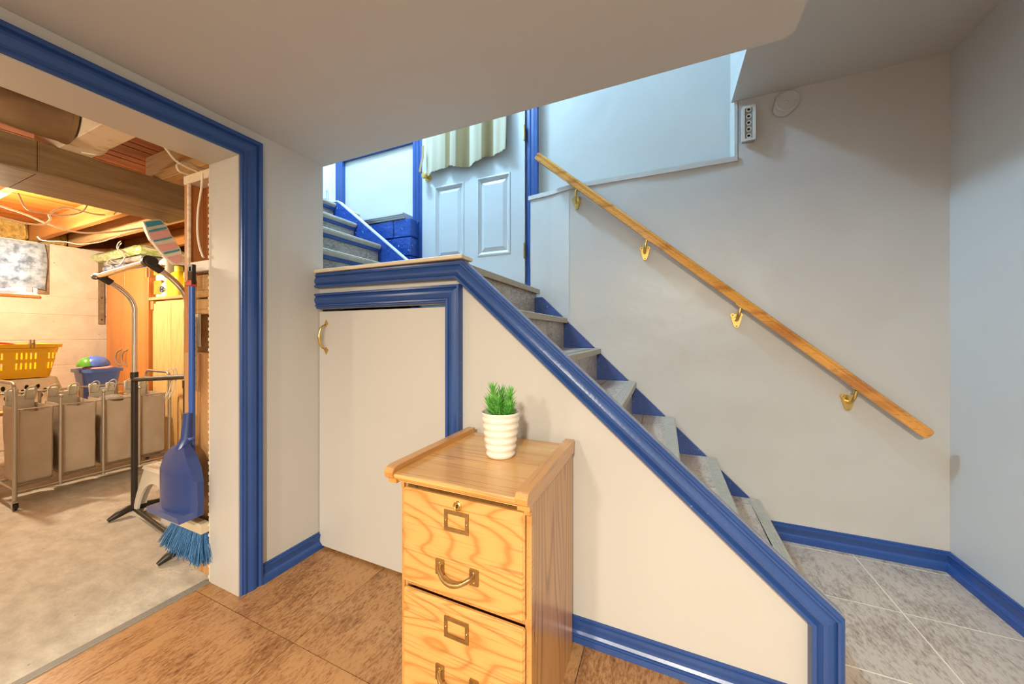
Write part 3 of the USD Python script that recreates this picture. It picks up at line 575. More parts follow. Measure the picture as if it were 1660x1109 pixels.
for z0, z1 in ((.437, .719), (.085, .417)):
    dw = part(fc, "drawer_front", J(B(1.034, 1.430, -.516, -.497, z0, z1, .006)), "oak", False)
    part(fc, "drawer_box", B(1.045, 1.42, -.495, -.09, z0 + .02, z1 - .03), "oak_edge", False)
    zt = z1
    fr = sg.box(1.187, zt - .092, 1.266, zt - .034).difference(sg.box(1.197, zt - .082, 1.256, zt - .044))
    part(dw, "label_holder", extr(fr, "y", -.520, -.514), "aged_brass", False, label="brass label holder")
    for x in (1.192, 1.261): part(dw, "label_pin", ellipsoid((x, -.5205, zt - .063), (.003, .0015, .003), 1), "brass", 40)
    zh = zt - .205
    hcv = curve([(1.172, -.520, zh + .010), (1.181, -.536, zh + .004), (1.203, -.546, zh - .008), (1.228, -.549, zh - .012), (1.253, -.546, zh - .008), (1.275, -.536, zh + .004), (1.284, -.520, zh + .010)], 8)
    k = len(hcv)
    part(dw, "pull_handle", J(tube(hcv, np.interp(np.linspace(0, 1, k), [0, .5, 1], [.0045, .008, .0045])), *[extr(sg.box(x - .011, zh - .016, x + .011, zh + .022).buffer(.003), "y", -.521, -.515) for x in (1.172, 1.284)]), "aged_brass", 40, label="aged brass bow pull")
    for x in (1.172, 1.284):
        for dz in (-.011, .016): part(dw, "screw", ellipsoid((x, -.522, zh + dz), (.0035, .002, .0035), 1), "brass", 40)
    if z0 > .2:
        lk = trimesh.creation.revolve(np.array([(0, 0), (.013, 0), (.013, .004), (.010, .006), (.008, .004), (0, .0045)]), sections=28); v = lk.vertices
        lk.vertices = np.stack([v[:, 0] + 1.230, -.5155 - v[:, 2], v[:, 1] + .701], 1); lk.fix_normals(); part(dw, "lock", lk, "brass", 40)
        part(dw, "keyhole", B(1.2285, 1.2315, -.5225, -.519, .697, .705), "dark_hole", False)

pp = thing("potted_plant", "spiky green plant in a ribbed white pot on the filing cabinet", "potted plant", (1.247, -.272, .767))
zz = np.linspace(0, .150, 60); pr_ = []
for z in zz:
    t = z / .150; r = .047 + .0185 * t ** .9; r += .0016 * math.sin(2 * math.pi * z / .0235 - 1.2) * (1 if .008 < z < .140 else .2)
    if z < .006: r -= .004 * (1 - z / .006)
    pr_.append((r, z))
prof = [(0, .0)] + pr_ + [(.0645, .1525), (.061, .150), (.058, .120), (0, .118)]
part(pp, "pot", lathe(prof, (1.247, -.272, .767), 56), "white_ceramic", 50)
part(pp, "soil", wobble(lathe([(0, 0), (.058, 0), (.058, .012), (0, .016)], (1.247, -.272, .885), 30), .003, 60, 3), "soil", 30)
rng = np.random.default_rng(4)
def needle(b, d, L, w):
    d = d / np.linalg.norm(d); s = np.cross(d, (0, 0, 1)); s = s / (np.linalg.norm(s) + 1e-9); u = np.cross(s, d); e = np.array(b) + d * L + np.array((0, 0, .10 * L))
    mid = np.array(b) + d * L * .45
    V = [np.array(b) - s * w * .5, np.array(b) + s * w * .5, np.array(b) + u * w * .35, mid - s * w, mid + s * w, mid + u * w * .6, e]
    return np.array(V), np.array([(0, 3, 2), (2, 3, 5), (1, 2, 4), (2, 5, 4), (0, 1, 3), (1, 4, 3), (3, 6, 5), (5, 6, 4), (3, 4, 6)])
for lean, hgt in (((-.020, -.006), .115), ((.026, .004), .100), ((.002, -.014), .082), ((-.004, .018), .100), ((.034, -.012), .060), ((-.036, .004), .060)):
    Vs, Fs, n0 = [], [], 0; base = np.array([1.247 + lean[0] * .4, -.272 + lean[1] * .4, .885]); tip = base + np.array((lean[0] * 1.0, lean[1] * 1.0, hgt * .95))
    for k in range(96):
        t = (k + .5) / 96; p = base + (tip - base) * t; a = k * 2.399; el = .15 + 1.05 * t ** 1.3
        d = np.array((math.cos(a) * math.cos(el), math.sin(a) * math.cos(el), math.sin(el))) + .12 * rng.normal(size=3)
        v, f = needle(p, d, (.034 + .013 * rng.random()) * (1 if t < .9 else .8), .0024); Vs.append(v); Fs.append(f + n0); n0 += len(v)
    st_ = tube([base, tip], .0025, 6)
    part(pp, "sprig", J(trimesh.Trimesh(np.vstack(Vs), np.vstack(Fs), process=False), st_), "leaf", False)

# ------------------------------------------------------------------ laundry room shell
ww = sg.box(-2.9, 0, 1.2, 2.175).difference(sg.box(-.62, 1.60, .03, 2.13))
lw = thing("wall_laundry", "whitewashed rough concrete wall with board lines at the far side of the laundry room", "wall", kind=S)
part(lw, "concrete_face", extr(ww, "x", -4.62, -4.40), "foundation_paint", False)
zl = [0, .28, .56, .84, 1.12, 1.40, 1.60]
for a, b in zip(zl[:-1], zl[1:]): part(lw, "board_band", wobble(B(-4.41, -4.396, -2.9, 1.1, a + .004, b - .004, .003), .003, 5, int(a * 100), edge=.16), "foundation_paint", 25)
for a, b in ((-2.9, -.66), (.09, 1.1)): part(lw, "board_band", wobble(B(-4.41, -4.396, a, b, 1.604, 2.17, .003), .003, 5, 3, edge=.16), "foundation_paint", 25)
single("wall_laundry_back", "dim wall behind the tall cabinets of the laundry room", "wall", B(-4.62, -1.4, 1.08, 1.2, 0, 2.36), "foundation_paint", False, kind=S)
single("wall_laundry_side", "wall under the upper steps closing the laundry room on the right", "wall", J(B(-1.22, -1.16, -.06, 1.2, 0, 2.34), B(-1.20, -.227, -.072, -.0605, 0, 2.36)), "foundation_paint", False, kind=S)
single("wall_laundry_front", "wall closing the laundry room on the near side", "wall", B(-4.62, -.2, -3.0, -2.9, 0, 2.36), "foundation_paint", False, kind=S)
single("sill_insulation", "yellowed rough insulation stuffed between the joists on top of the far wall", "insulation", J(wobble(B(-4.62, -4.40, -.50, -.03, 2.18, 2.37, .02), .015, 11, 2, edge=.05), wobble(B(-4.62, -4.42, .04, .24, 2.18, 2.37, .02), .015, 11, 4, edge=.05)), "insulation", 25)
single("rim_joist", "dark red brown rim board along the top of the far laundry wall", "joist", B(-4.60, -4.56, -2.9, 1.1, 2.176, 2.36), "dark_stud_wood", False, kind=S)
sf = thing("subfloor", "orange board subfloor above the laundry room joists", "ceiling", kind=S)
x = -4.6; k = 0
while x < -.24:
    w = .082; part(sf, "plank", B(x, min(x + w - .003, -.227), -2.9, .02 if x > -1.4 else 1.15, 2.36 + .002 * (k % 3), 2.38), "subfloor_wood", False); x += w; k += 1
part(sf, "board_backing", B(-4.62, -.2, -2.95, .02, 2.378, 2.40), "dark_hole", False)
part(sf, "board_backing", B(-4.62, -1.36, .02, 1.2, 2.378, 2.395), "dark_hole", False)
for y0, y1, x0, x1, m_, lab in ((-.62, -.50, -1.55, -.23, "whitewashed_wood", "thick joist with a whitewashed side beside the brown duct"), (-.205, -.155, -1.40, -.23, "pale_wood", "pale joist above the stud frame near the doorway"),
                       (-.565, -.515, -4.45, -1.25, "pale_wood", "pale joist over the left end of the boxed girder"), (-.02, .03, -4.45, -1.25, "joist_wood", "reddish joist running from the far wall over the boxed girder by the window"),
                       (.25, .30, -4.45, -1.40, "pale_wood", "joist with cables above the tall orange cabinet"), (-1.02, -.97, -4.45, -.23, "joist_wood", "joist over the laundry room nearest the viewpoint"), (.70, .75, -4.45, -1.40, "joist_wood", "joist at the back above the cabinets"), (-1.5, -1.45, -4.45, -.23, "joist_wood", "joist beyond the duct out towards the near wall")):
    single("ceiling_joist", lab, "joist", B(x0, x1, y0, y1, 2.176, 2.36, .003), m_, False, kind=S)
gb = thing("girder_beam", "long brown boxed girder crossing the laundry ceiling", "beam", (-1.4, 0, 2.1), kind=S)
for y0, y1 in ((-2.9, -.69), (-.687, .0)):
    part(gb, "side_board", B(-1.205, -1.190, y0, y1, 2.020, 2.175), "girder_board", False); part(gb, "bottom_board", B(-1.63, -1.205, y0, y1, 2.010, 2.024), "girder_board", False)
part(gb, "far_board", B(-1.63, -1.615, -2.9, .0, 2.024, 2.175), "girder_board", False)
part(gb, "edge_strip", B(-1.212, -1.184, -2.9, 0.0, 2.010, 2.022, .002), "girder_board", False)
# duct elbow
dcv = curve([(-1.02, -.632, 2.285), (-1.02, -.80, 2.285), (-1.01, -.98, 2.32), (-.99, -1.12, 2.42), (-.98, -1.20, 2.56)], 10)
dct = thing("air_duct", "brown ribbed metal duct bending up beside the thick joist", "duct", (-1.0, -.9, 2.3))
part(dct, "duct_pipe", tube(dcv, .128, 40), "duct_metal", 60)
tt = np.gradient(dcv, axis=0); tt /= np.linalg.norm(tt, axis=1)[:, None]
for a in (2.4, 3.1, 3.75, 4.5, 5.2):
    uu = np.cross(tt, (1, 0, 0)); uu /= np.linalg.norm(uu, axis=1)[:, None]; w_ = np.array((1., 0, 0))
    part(dct, "seam", tube(dcv + .128 * (math.cos(a) * w_ + math.sin(a) * uu * -1), .004, 8), "duct_seam", 60)
part(dct, "collar", tube([dcv[0] + np.array((0, .004, 0)), dcv[0] - np.array((0, .012, 0))], .132, 40), "duct_metal", 40)

# window in the far wall, fabric hung over it
wn = thing("window_1", "small basement window with daylight behind the hung cloth", "window", (-4.5, -.3, 1.85), kind=S)
part(wn, "frame", J(B(-4.58, -4.54, -.62, .03, 1.60, 1.65, .004), B(-4.58, -4.54, -.62, .03, 2.08, 2.13, .004), B(-4.58, -4.54, -.62, -.57, 1.65, 2.08, .004), B(-4.58, -4.54, -.02, .03, 1.65, 2.08, .004), B(-4.575, -4.545, -.31, -.27, 1.65, 2.08, .004)), "white_door", False)
part(wn, "pane", B(-4.566, -4.562, -.57, -.31, 1.65, 2.08), "daylit_pane", False); part(wn, "pane", B(-4.566, -4.562, -.27, -.02, 1.65, 2.08), "daylit_pane", False)
part(wn, "sill_board", B(-4.56, -4.37, -.64, .045, 1.575, 1.602, .004), "cabinet_orange", False)
part(wn, "reveal_board", J(B(-4.42, -4.385, .028, .105, 1.62, 2.17, .003)), "strip_wood", False)
wc = curtain_mesh(-.66, .068, 2.16, lambda u: 1.655 - .02 * math.sin(u * 5) + .01 * math.sin(u * 17), 0, .030, 3.1, 8, nx=90, nz=24, thick=.003)
wc.vertices = np.stack([-4.365 - wc.vertices[:, 1] * 1.0, wc.vertices[:, 0] + .012 * np.sin((2.16 - wc.vertices[:, 2]) * 9), wc.vertices[:, 2]], 1); wc.fix_normals()
cw = thing("window_curtain", "pale blue grey patterned cloth hung over the basement window", "curtain", (-4.36, -.3, 2.1))
part(cw, "cloth", wc, "window_curtain_cloth", True); part(cw, "string", tube(curve([(-4.37, -.72, 2.175), (-4.36, -.3, 2.165), (-4.37, .10, 2.155), (-4.385, .2, 2.15)]), .003, 6), "cable", 40)
vs = thing("wall_batten", "weathered vertical wood batten on the far wall left of the tall cabinet", "batten", (-4.39, .49, 1.7))
part(vs, "board", wobble(B(-4.397, -4.375, .463, .512, 1.31, 2.06, .003), .002, 20, 1, edge=.05), "strip_wood", 25)
for z in (1.36, 1.62, 1.9): part(vs, "nail", ellipsoid((-4.374, .488, z), (.004, .007, .007), 1), "dark_hole", 40)

# stud frame at the raw end of the doorway wall
sfm = thing("stud_frame", "raw wooden stud frame with blocks and boards behind the doorway jamb", "stud frame", (-.4, -.2, 1.0))
part(sfm, "back_board", B(-.53, -.228, -.30, -.062, 0, 1.965), "dark_stud_wood", False)
part(sfm, "edge_stud", B(-.548, -.512, -.365, -.10, 0, 1.966, .003), "orange_stud_wood", False)
part(sfm, "edge_strip", B(-.508, -.492, -.372, -.358, 1.53, 1.966, .003), "whitewashed_wood", False, label="whitewashed strip beside the dark stud")
part(sfm, "top_plate", B(-.55, -.228, -.368, -.10, 1.966, 2.012, .004), "whitewashed_wood", False)
part(sfm, "metal_plate", B(-.468, -.30, -.375, -.30, 1.50, 1.552, .003), "paper_white", False)
for a, b, c, d in ((-.44, -.30, 1.37, 1.485), (-.44, -.30, 1.285, 1.362), (-.425, -.30, .94, 1.06)): part(sfm, "block", B(a, b, -.362, -.30, c, d, .004), "pale_wood", False)
part(sfm, "side_board", B(-.48, -.438, -.368, -.30, .90, 1.49, .003), "pale_wood", False)
part(sfm, "hole_plate", B(-.465, -.385, -.378, -.366, 1.12, 1.285, .002), "perforated_metal", False)
part(sfm, "hole", J(*[B(-.45 + .05 * (k % 2), -.444 + .05 * (k % 2), -.3795, -.377, 1.14 + .025 * k, 1.147 + .025 * k) for k in range(5)]), "dark_hole", False, kind="stuff")
part(sfm, "perforated_strip", B(-.405, -.375, -.392, -.386, .90, 1.27, .001), "perforated_metal", False)
part(sfm, "strip_hole", J(*[B(-.393 + .008 * (k % 2), -.387 + .008 * (k % 2), -.3935, -.391, .915 + .0175 * k, .921 + .0175 * k) for k in range(20)]), "dark_hole", False, kind="stuff")
part(sfm, "lower_board", B(-.545, -.228, -.366, -.32, .10, 1.09, .004), "stud_wood", False)
part(sfm, "bottom_plate", wobble(B(-.42, -.228, -.385, -.30, 0, .10, .006), .004, 14, 2, edge=.05), "stud_wood", 25)
single("corner_bead", "ragged perforated metal bead along the raw edge of the doorway jamb", "corner bead", J(B(-.2295, -.2268, -.4062, -.384, 0.0, 1.992), *[B(-.236, -.2285, -.4075 + .003 * (k % 2), -.400, .02 + .0246 * k, .034 + .0246 * k) for k in range(80)]), "perforated_metal", False)
# cables
cb = [("white cable sagging across the ceiling from the window to the hanging paper bag", [(-2.6, -.60, 2.12), (-2.6, -.431, 2.08), (-2.6, -.317, 2.035), (-2.6, -.162, 2.014), (-2.6, .029, 2.071), (-2.6, .245, 2.175)], .007),
      ("white cable looped in a wide coil under the reddish joist", [(-2.5, -.60, 2.01), (-2.5, -.452, 1.992), (-2.5, -.37, 2.007), (-2.5, -.335, 2.054), (-2.5, -.341, 2.09), (-2.5, -.306, 2.138), (-2.5, -.252, 2.17), (-2.5, -.124, 2.165), (-2.48, -.06, 2.172)], .007),
      ("thin cable curling under the subfloor near the reddish joist", [(-2.4, -.50, 2.176), (-2.4, -.46, 2.075), (-2.4, -.365, 2.077), (-2.4, -.292, 2.086), (-2.4, -.201, 2.15), (-2.4, -.153, 2.30), (-2.4, -.10, 2.36)], .005),
      ("tangled string along the top of the far wall", [(-3.2, -.24, 2.03), (-3.2, -.209, 2.003), (-3.2, -.09, 2.021), (-3.2, .001, 2.021), (-3.2, .136, 2.077), (-3.2, .26, 2.174)], .004),
      ("white cable bent down from the header to the stud frame", [(-.42, -.52, 2.10), (-.42, -.486, 2.068), (-.42, -.452, 2.030), (-.42, -.404, 2.016), (-.42, -.361, 2.014)], .006),
      ("white cable looped above the top plate of the stud frame", [(-.5, -.36, 2.014), (-.5, -.402, 2.012), (-.5, -.412, 2.042), (-.5, -.369, 2.07), (-.5, -.304, 2.068), (-.46, -.22, 2.10), (-.44, -.18, 2.176)], .006),
      ("short cable stub hanging from the subfloor beside the thick joist", [(-1.1, -.43, 2.36), (-1.1, -.457, 2.269), (-1.1, -.48, 2.206), (-1.12, -.505, 2.180), (-1.15, -.55, 2.176)], .007),
      ("cable stapled down inside the stud frame", [(-.30, -.40, 1.97), (-.32, -.395, 1.90), (-.36, -.39, 1.80), (-.37, -.388, 1.70), (-.35, -.389, 1.62), (-.31, -.392, 1.56)], .005)]
for lab, pts, r in cb: single("cable", lab, "cable", tube(curve(pts, 10), r, 8), "cable", 60)

# ------------------------------------------------------------------ laundry things
# cabinets
ac = thing("tall_cabinet", "tall orange wood cabinet with two doors and small bow handles", "cabinet", (-3.65, .7, 0))
part(ac, "carcass", B(-4.13, -3.20, .47, 1.0, 0, 1.90, .003), "cabinet_orange", False)
for a, b, hx in ((-4.125, -3.690, -3.755), (-3.684, -3.205, -3.611)):
    d_ = part(ac, "door", B(a, b, .45, .468, .06, 1.885, .003), "cabinet_orange", False)
    part(d_, "handle", tube(curve([(hx, .45, 1.02), (hx - .02, .422, .99), (hx - .03, .415, .93), (hx - .02, .422, .87), (hx, .45, .84)], 8), .008, 10), "steel", 40)
sp = single("side_board", "narrow orange upright board between the two laundry cabinets", "board", B(-3.195, -3.13, .44, .95, 0, 1.78, .003), "cabinet_orange", False)
yc = thing("low_cabinet", "pale yellow laundry cabinet with bottles standing on its top board", "cabinet", (-2.7, .7, 0))
part(yc, "carcass", B(-3.12, -2.10, .47, 1.0, 0, 1.53, .003), "cabinet_yellow", False)
part(yc, "top_board", B(-3.125, -2.09, .44, 1.0, 1.535, 1.567, .004), "pale_wood", False)
part(yc, "shelf_bracket", B(-3.115, -3.06, .45, .469, 1.44, 1.53, .003), "cabinet_orange", False)
part(yc, "door", B(-3.05, -2.712, .452, .468, .05, 1.50, .003), "cabinet_yellow", False); part(yc, "door", B(-2.706, -2.11, .452, .468, .05, 1.50, .003), "cabinet_yellow", False)
def jug(x, y, z, w, d, h, neck=.3, cap=.04):
    o = []
    for t, s in ((0, .94), (.03, 1), (.58, 1), (.72, .86), (.80, .55), (.86, neck)):
        for a in np.linspace(0, 2 * np.pi, 28, endpoint=False):
            c, s_2 = math.cos(a), math.sin(a); e = .55
            o.append((x + .5 * w * s * np.sign(c) * abs(c) ** e, y + .5 * d * s * np.sign(s_2) * abs(s_2) ** e, z + h * t))
    o = np.array(o); F = []
    for k in range(5):
        for j in range(28): q = (j + 1) % 28; F += [(k * 28 + j, k * 28 + q, k * 28 + 28 + q), (k * 28 + j, k * 28 + 28 + q, k * 28 + 28 + j)]
    for j in range(1, 27): F += [(0, j + 1, j), (140, 140 + j, 140 + j + 1)]
    m = trimesh.Trimesh(o, F, process=False); m.fix_normals(); return m
def capm(x, y, z, r, h): return lathe([(0, 0), (r, 0), (r, h * .8), (r * .9, h), (0, h)], (x, y, z), 24)
bt = thing("detergent_jug", "big white and orange detergent jug at the left end of the yellow cabinet top", "detergent bottle", (-3.02, .55, 1.567), "bottles on the yellow cabinet")
part(bt, "jug", jug(-3.02, .55, 1.567, .19, .15, .50, .26), "white_plastic", 40)
part(bt, "label", extr(sg.box(-3.10, 1.80, -2.94, 1.90), "y", .470, .477), "orange_label", False); part(bt, "lower_label", extr(sg.box(-3.10, 1.60, -2.94, 1.74), "y", .470, .477), "orange_label", False)
part(bt, "cap", capm(-3.02, .55, 1.99, .042, .11), "white_plastic", 40)
bt = thing("small_tub", "small white tub with a round blue mark between the two detergent jugs", "tub", (-2.87, .51, 1.567), "bottles on the yellow cabinet")
part(bt, "tub", lathe([(0, 0), (.038, 0), (.041, .01), (.041, .12), (.034, .14), (0, .14)], (-2.88, .49, 1.567), 30), "white_plastic", 40)
rg = extr(sg.Point(-2.88, 1.64).buffer(.032).difference(sg.Point(-2.88, 1.64).buffer(.024)).union(sg.Point(-2.88, 1.64).buffer(.011)), "y", .444, .452); part(bt, "round_mark", rg, "blue_plastic", False)
bt = thing("yellow_jug", "bright yellow plastic jug in the middle of the yellow cabinet top", "detergent bottle", (-2.72, .52, 1.567), "bottles on the yellow cabinet")
part(bt, "jug", jug(-2.73, .52, 1.567, .21, .14, .30, .3), "yellow_bottle", 40); part(bt, "cap", capm(-2.73, .52, 1.82, .034, .05), "yellow_bottle", 40)
part(bt, "grip", tube(curve([(-2.52, .52, 1.80), (-2.60, .52, 1.79), (-2.59, .52, 1.70), (-2.635, .52, 1.62)], 8), .016, 12), "yellow_bottle", 50)
bt = thing("green_bottle", "tall green bottle with an orange cap behind the hanging paper bag", "bottle", (-2.55, .78, 1.567), "bottles on the yellow cabinet")
part(bt, "body", jug(-2.56, .80, 1.567, .20, .12, .52, .3), "green_plastic", 40); part(bt, "cap", capm(-2.56, .80, 2.01, .036, .08), "orange_label", 40)
bt = thing("pale_bottle", "pale yellow bottle at the right end of the row on the yellow cabinet", "bottle", (-2.45, .56, 1.567), "bottles on the yellow cabinet")
part(bt, "body", jug(-2.45, .56, 1.567, .15, .10, .22, .35), "yellow_bottle", 40); part(bt, "cap", capm(-2.45, .56, 1.755, .024, .05), "white_plastic", 40)
# things on the tall cabinet
single("green_pack", "long pack wrapped in green film lying on top of the tall cabinet", "pack", wobble(B(-4.36, -3.26, .40, .85, 2.028, 2.128, .03), .012, 9, 3, edge=.05), "green_wrap", 25)
single("grey_pack", "grey plastic wrapped pack under the green pack on the tall cabinet", "pack", wobble(B(-4.12, -3.24, .42, .88, 1.966, 2.016, .012), .006, 9, 4, edge=.05), "grey_wrap", 25)
single("blue_pack", "flat blue wrapped pack lying lowest on the tall cabinet", "pack", wobble(B(-4.11, -3.60, .41, .85, 1.906, 1.956, .012), .005, 9, 6, edge=.05), "blue_wrap", 25)
hz = [[(-3.75, .38, 1.93), (-3.86, .37, 1.96), (-3.80, .37, 2.0), (-3.66, .37, 1.955), (-3.52, .37, 1.95), (-3.44, .38, 2.02), (-3.50, .38, 2.06), (-3.62, .38, 2.08), (-3.60, .38, 2.13), (-3.54, .38, 2.16)],
      [(-3.62, .36, 1.92), (-3.50, .36, 1.93), (-3.42, .36, 1.99), (-3.48, .36, 2.06), (-3.58, .36, 2.10), (-3.56, .36, 2.15), (-3.50, .36, 2.17)]]
for k, h_ in enumerate(hz): single("wire_hanger", ["bent white wire hanger hooked over the packs on the tall cabinet", "second wire hanger twisted in front of the green pack"][k], "hanger", tube(curve(h_, 8), .005, 8), "white_fitting", 60, group="wire hangers on the tall cabinet")
# striped paper bag
pb = thing("paper_bag", "crumpled white paper bag printed with pink and blue bands hanging from the girder", "paper bag", (-1.55, -.06, 1.85))
pl = [(-.164, 1.963), (-.075, 2.006), (-.043, 1.967), (.032, 1.828), (.064, 1.709), (.002, 1.700), (-.049, 1.747), (-.126, 1.848)]
part(pb, "sheet", wobble(extr(sg.Polygon(pl).buffer(.002), "x", -1.575, -1.545), .006, 14, 2, edge=.025), "paper_white", 25)
full = sg.Polygon(pl).buffer(-.006)
for (t0, t1, m_) in ((.0, .10, "paper_blue"), (.16, .20, "paper_blue"), (.22, .36, "paper_pink"), (.38, .41, "paper_blue"), (.50, .62, "paper_pink"), (.66, .70, "paper_blue"), (.78, .94, "paper_pink")):
    c = np.array((-.11, 1.985)); e = np.array((.045, 1.705)); d = e - c; q = np.array((d[1], -d[0])) / np.linalg.norm(d) * .12
    band = sg.Polygon([c + d * t0 + q, c + d * t0 - q, c + d * t1 - q, c + d * t1 + q]).intersection(full)
    if not band.is_empty and band.area > 1e-5:
        for g in getattr(band, "geoms", [band]): part(pb, "printed_band", wobble(extr(g, "x", -1.545, -1.5385), .004, 14, 2, edge=.03), m_, 25)
part(pb, "hook", tube(curve([(-1.55, -.075, 2.0), (-1.55, -.06, 2.025), (-1.57, -.03, 2.01), (-1.60, -.02, 2.008)], 6), .003, 6), "dark_hole", 50)

# laundry sorter cart with four hanging bags
lc = thing("laundry_cart", "grey metal laundry sorter cart on casters with four hanging bags", "laundry cart", (-2.45, -.15, 0))
xa, xb_ = -2.24, -2.65; R = .0115
for y in (-.546, .252):
    part(lc, "end_frame", tube(np.vstack([[(xa, y, .055)], curve([(xa, y, .76), (xa, y, .81), (xa - .018, y, .842), (xa - .06, y, .852), (-2.445, y, .852), (xb_ + .06, y, .852), (xb_ + .018, y, .842), (xb_, y, .81), (xb_, y, .76)], 6), [(xb_, y, .055)]]), R, 12), "steel", 60)
    part(lc, "end_bar", tube([(xa, y, .135), (xb_, y, .135)], .008, 10), "steel", 60)
for y in (-.352, -.142, .06): part(lc, "post", tube([(xa, y, .10), (xa, y, .752)], .0095, 10), "steel", 60); part(lc, "post", tube([(xb_, y, .10), (xb_, y, .752)], .0095, 10), "steel", 60)
for x in (xa, xb_):
    part(lc, "bottom_rail", tube([(x, -.546, .118), (x, .252, .118)], .009, 10), "steel", 60)
part(lc, "top_rail", tube([(-2.62, -.546, .752), (-2.62, .252, .752)], .008, 10), "steel", 60)
part(lc, "top_rail", tube([(-2.27, -.546, .668), (-2.27, .252, .668)], .005, 8), "steel", 60)
part(lc, "base_rail", tube([(-2.32, -.546, .135), (-2.32, .252, .135)], .006, 8), "steel", 60)
for y in (-.352, -.142, .06): part(lc, "knob", ellipsoid((xa + .012, y, .742), (.012, .012, .012), 2), "steel", 40)
for x in (xa, xb_):
    for y in (-.546, .252):
        cs = part(lc, "caster", J(B(x - .014, x + .018, y - .012, y + .012, .048, .062, .003), B(x - .012, x + .020, y - .014, y - .011, .018, .05, .001), B(x - .012, x + .020, y + .011, y + .014, .018, .05, .001)), "steel", 30)
        part(cs, "wheel", lathe([(0, -.009), (.020, -.009), (.024, -.006), (.024, .006), (.020, .009), (0, .009)], (x + .006, y, .024), 24, "y"), "black_plastic", 40)
bagl = ["nearest grey laundry bag in the cart, with a crumpled front", "second grey laundry bag from the left in the cart", "third grey laundry bag in the cart, with clothes showing at its top", "farthest grey laundry bag in the cart, beside the yellow cabinet"]
for k, (y0, y1) in enumerate(((-.528, -.375), (-.340, -.168), (-.128, .040), (.078, .238))):
    g = thing("laundry_bag", bagl[k], "laundry bag", (-2.43, .5 * (y0 + y1), .15), "bags hanging in the laundry cart")
    rg = np.random.default_rng(20 + k); nz_, npr = 26, 72; V = []
    def ring(z, ins):
        out = []; t = (z - .16) / .52; x0_, x1_ = -2.60 + .02 * (1 - t) + ins, -2.262 - .016 * (1 - t) - ins; a0, a1 = y0 + .004 + ins, y1 - .004 - ins
        for j in range(npr):
            s = j / npr * 4; q, f = int(s), s - int(s); c = [(x0_, a0), (x1_, a0), (x1_, a1), (x0_, a1)]; p0, p1 = np.array(c[q]), np.array(c[(q + 1) % 4]); p = p0 + (p1 - p0) * f
            nn = np.array([(0, -1), (1, 0), (0, 1), (-1, 0)][q]) * 1.0; n1 = meshkit.fbm(np.array([[p[0] * 7 + k * 3, p[1] * 9, z * 4]]), 3, k)[0] - .5
            bulge = .012 * math.sin(math.pi * f) * (1 - abs(2 * t - .9)) if ins == 0 else 0
            sag = -.022 * math.sin(math.pi * f) * (q == 1) * max(0, t - .6) / .4
            out.append((*(p + nn * (bulge + .016 * n1 * (1 if ins == 0 else .6))), z + (sag if t > .6 else 0) + (.012 * n1 if t > .9 else 0)))
        return out
    zs_ = np.linspace(.158, .672, nz_)
    for z in zs_: V += ring(z, 0)
    for z in zs_[::-1][:18]: V += ring(z, .004)
    nr_ = nz_ + 18; F = []
    for i in range(nr_ - 1):
        for j in range(npr): q = (j + 1) % npr; F += [(i * npr + j, i * npr + q, (i + 1) * npr + q), (i * npr + j, (i + 1) * npr + q, (i + 1) * npr + j)]
    V = list(V) + [np.mean(V[:npr], 0), np.mean(V[-npr:], 0)]
    for j in range(npr): F += [(len(V) - 2, (j + 1) % npr, j), (len(V) - 1, (nr_ - 1) * npr + j, (nr_ - 1) * npr + (j + 1) % npr)]
    m = trimesh.Trimesh(np.array(V), F, process=False); m.fix_normals(); part(g, "sack", m, "bag_cloth", True)
    part(g, "back_flap", wobble(B(-2.600, -2.592, y0 + .012, y1 - .012, .55, .735, .002), .006, 12, k, edge=.03), "bag_lining", 25)
    for yy in (y0 + .035, y1 - .035):
        part(g, "tab", wobble(B(-2.612, -2.585, yy - .022, yy + .022, .700, .775, .004), .004, 18, k + 3, edge=.02), "bag_lining", 25)
        part(g, "handle_loop", tube(curve([(-2.585, yy - .02, .70), (-2.55, yy - .022, .775), (-2.53, yy, .80), (-2.55, yy + .022, .775), (-2.585, yy + .02, .70)], 6), .0045, 8), "bag_lining", 50)
    if k == 2: part(g, "clothes", wobble(ellipsoid((-2.43, .5 * (y0 + y1), .655), (.13, .06, .035), 3), .016, 14, 3), "laundry", 30)
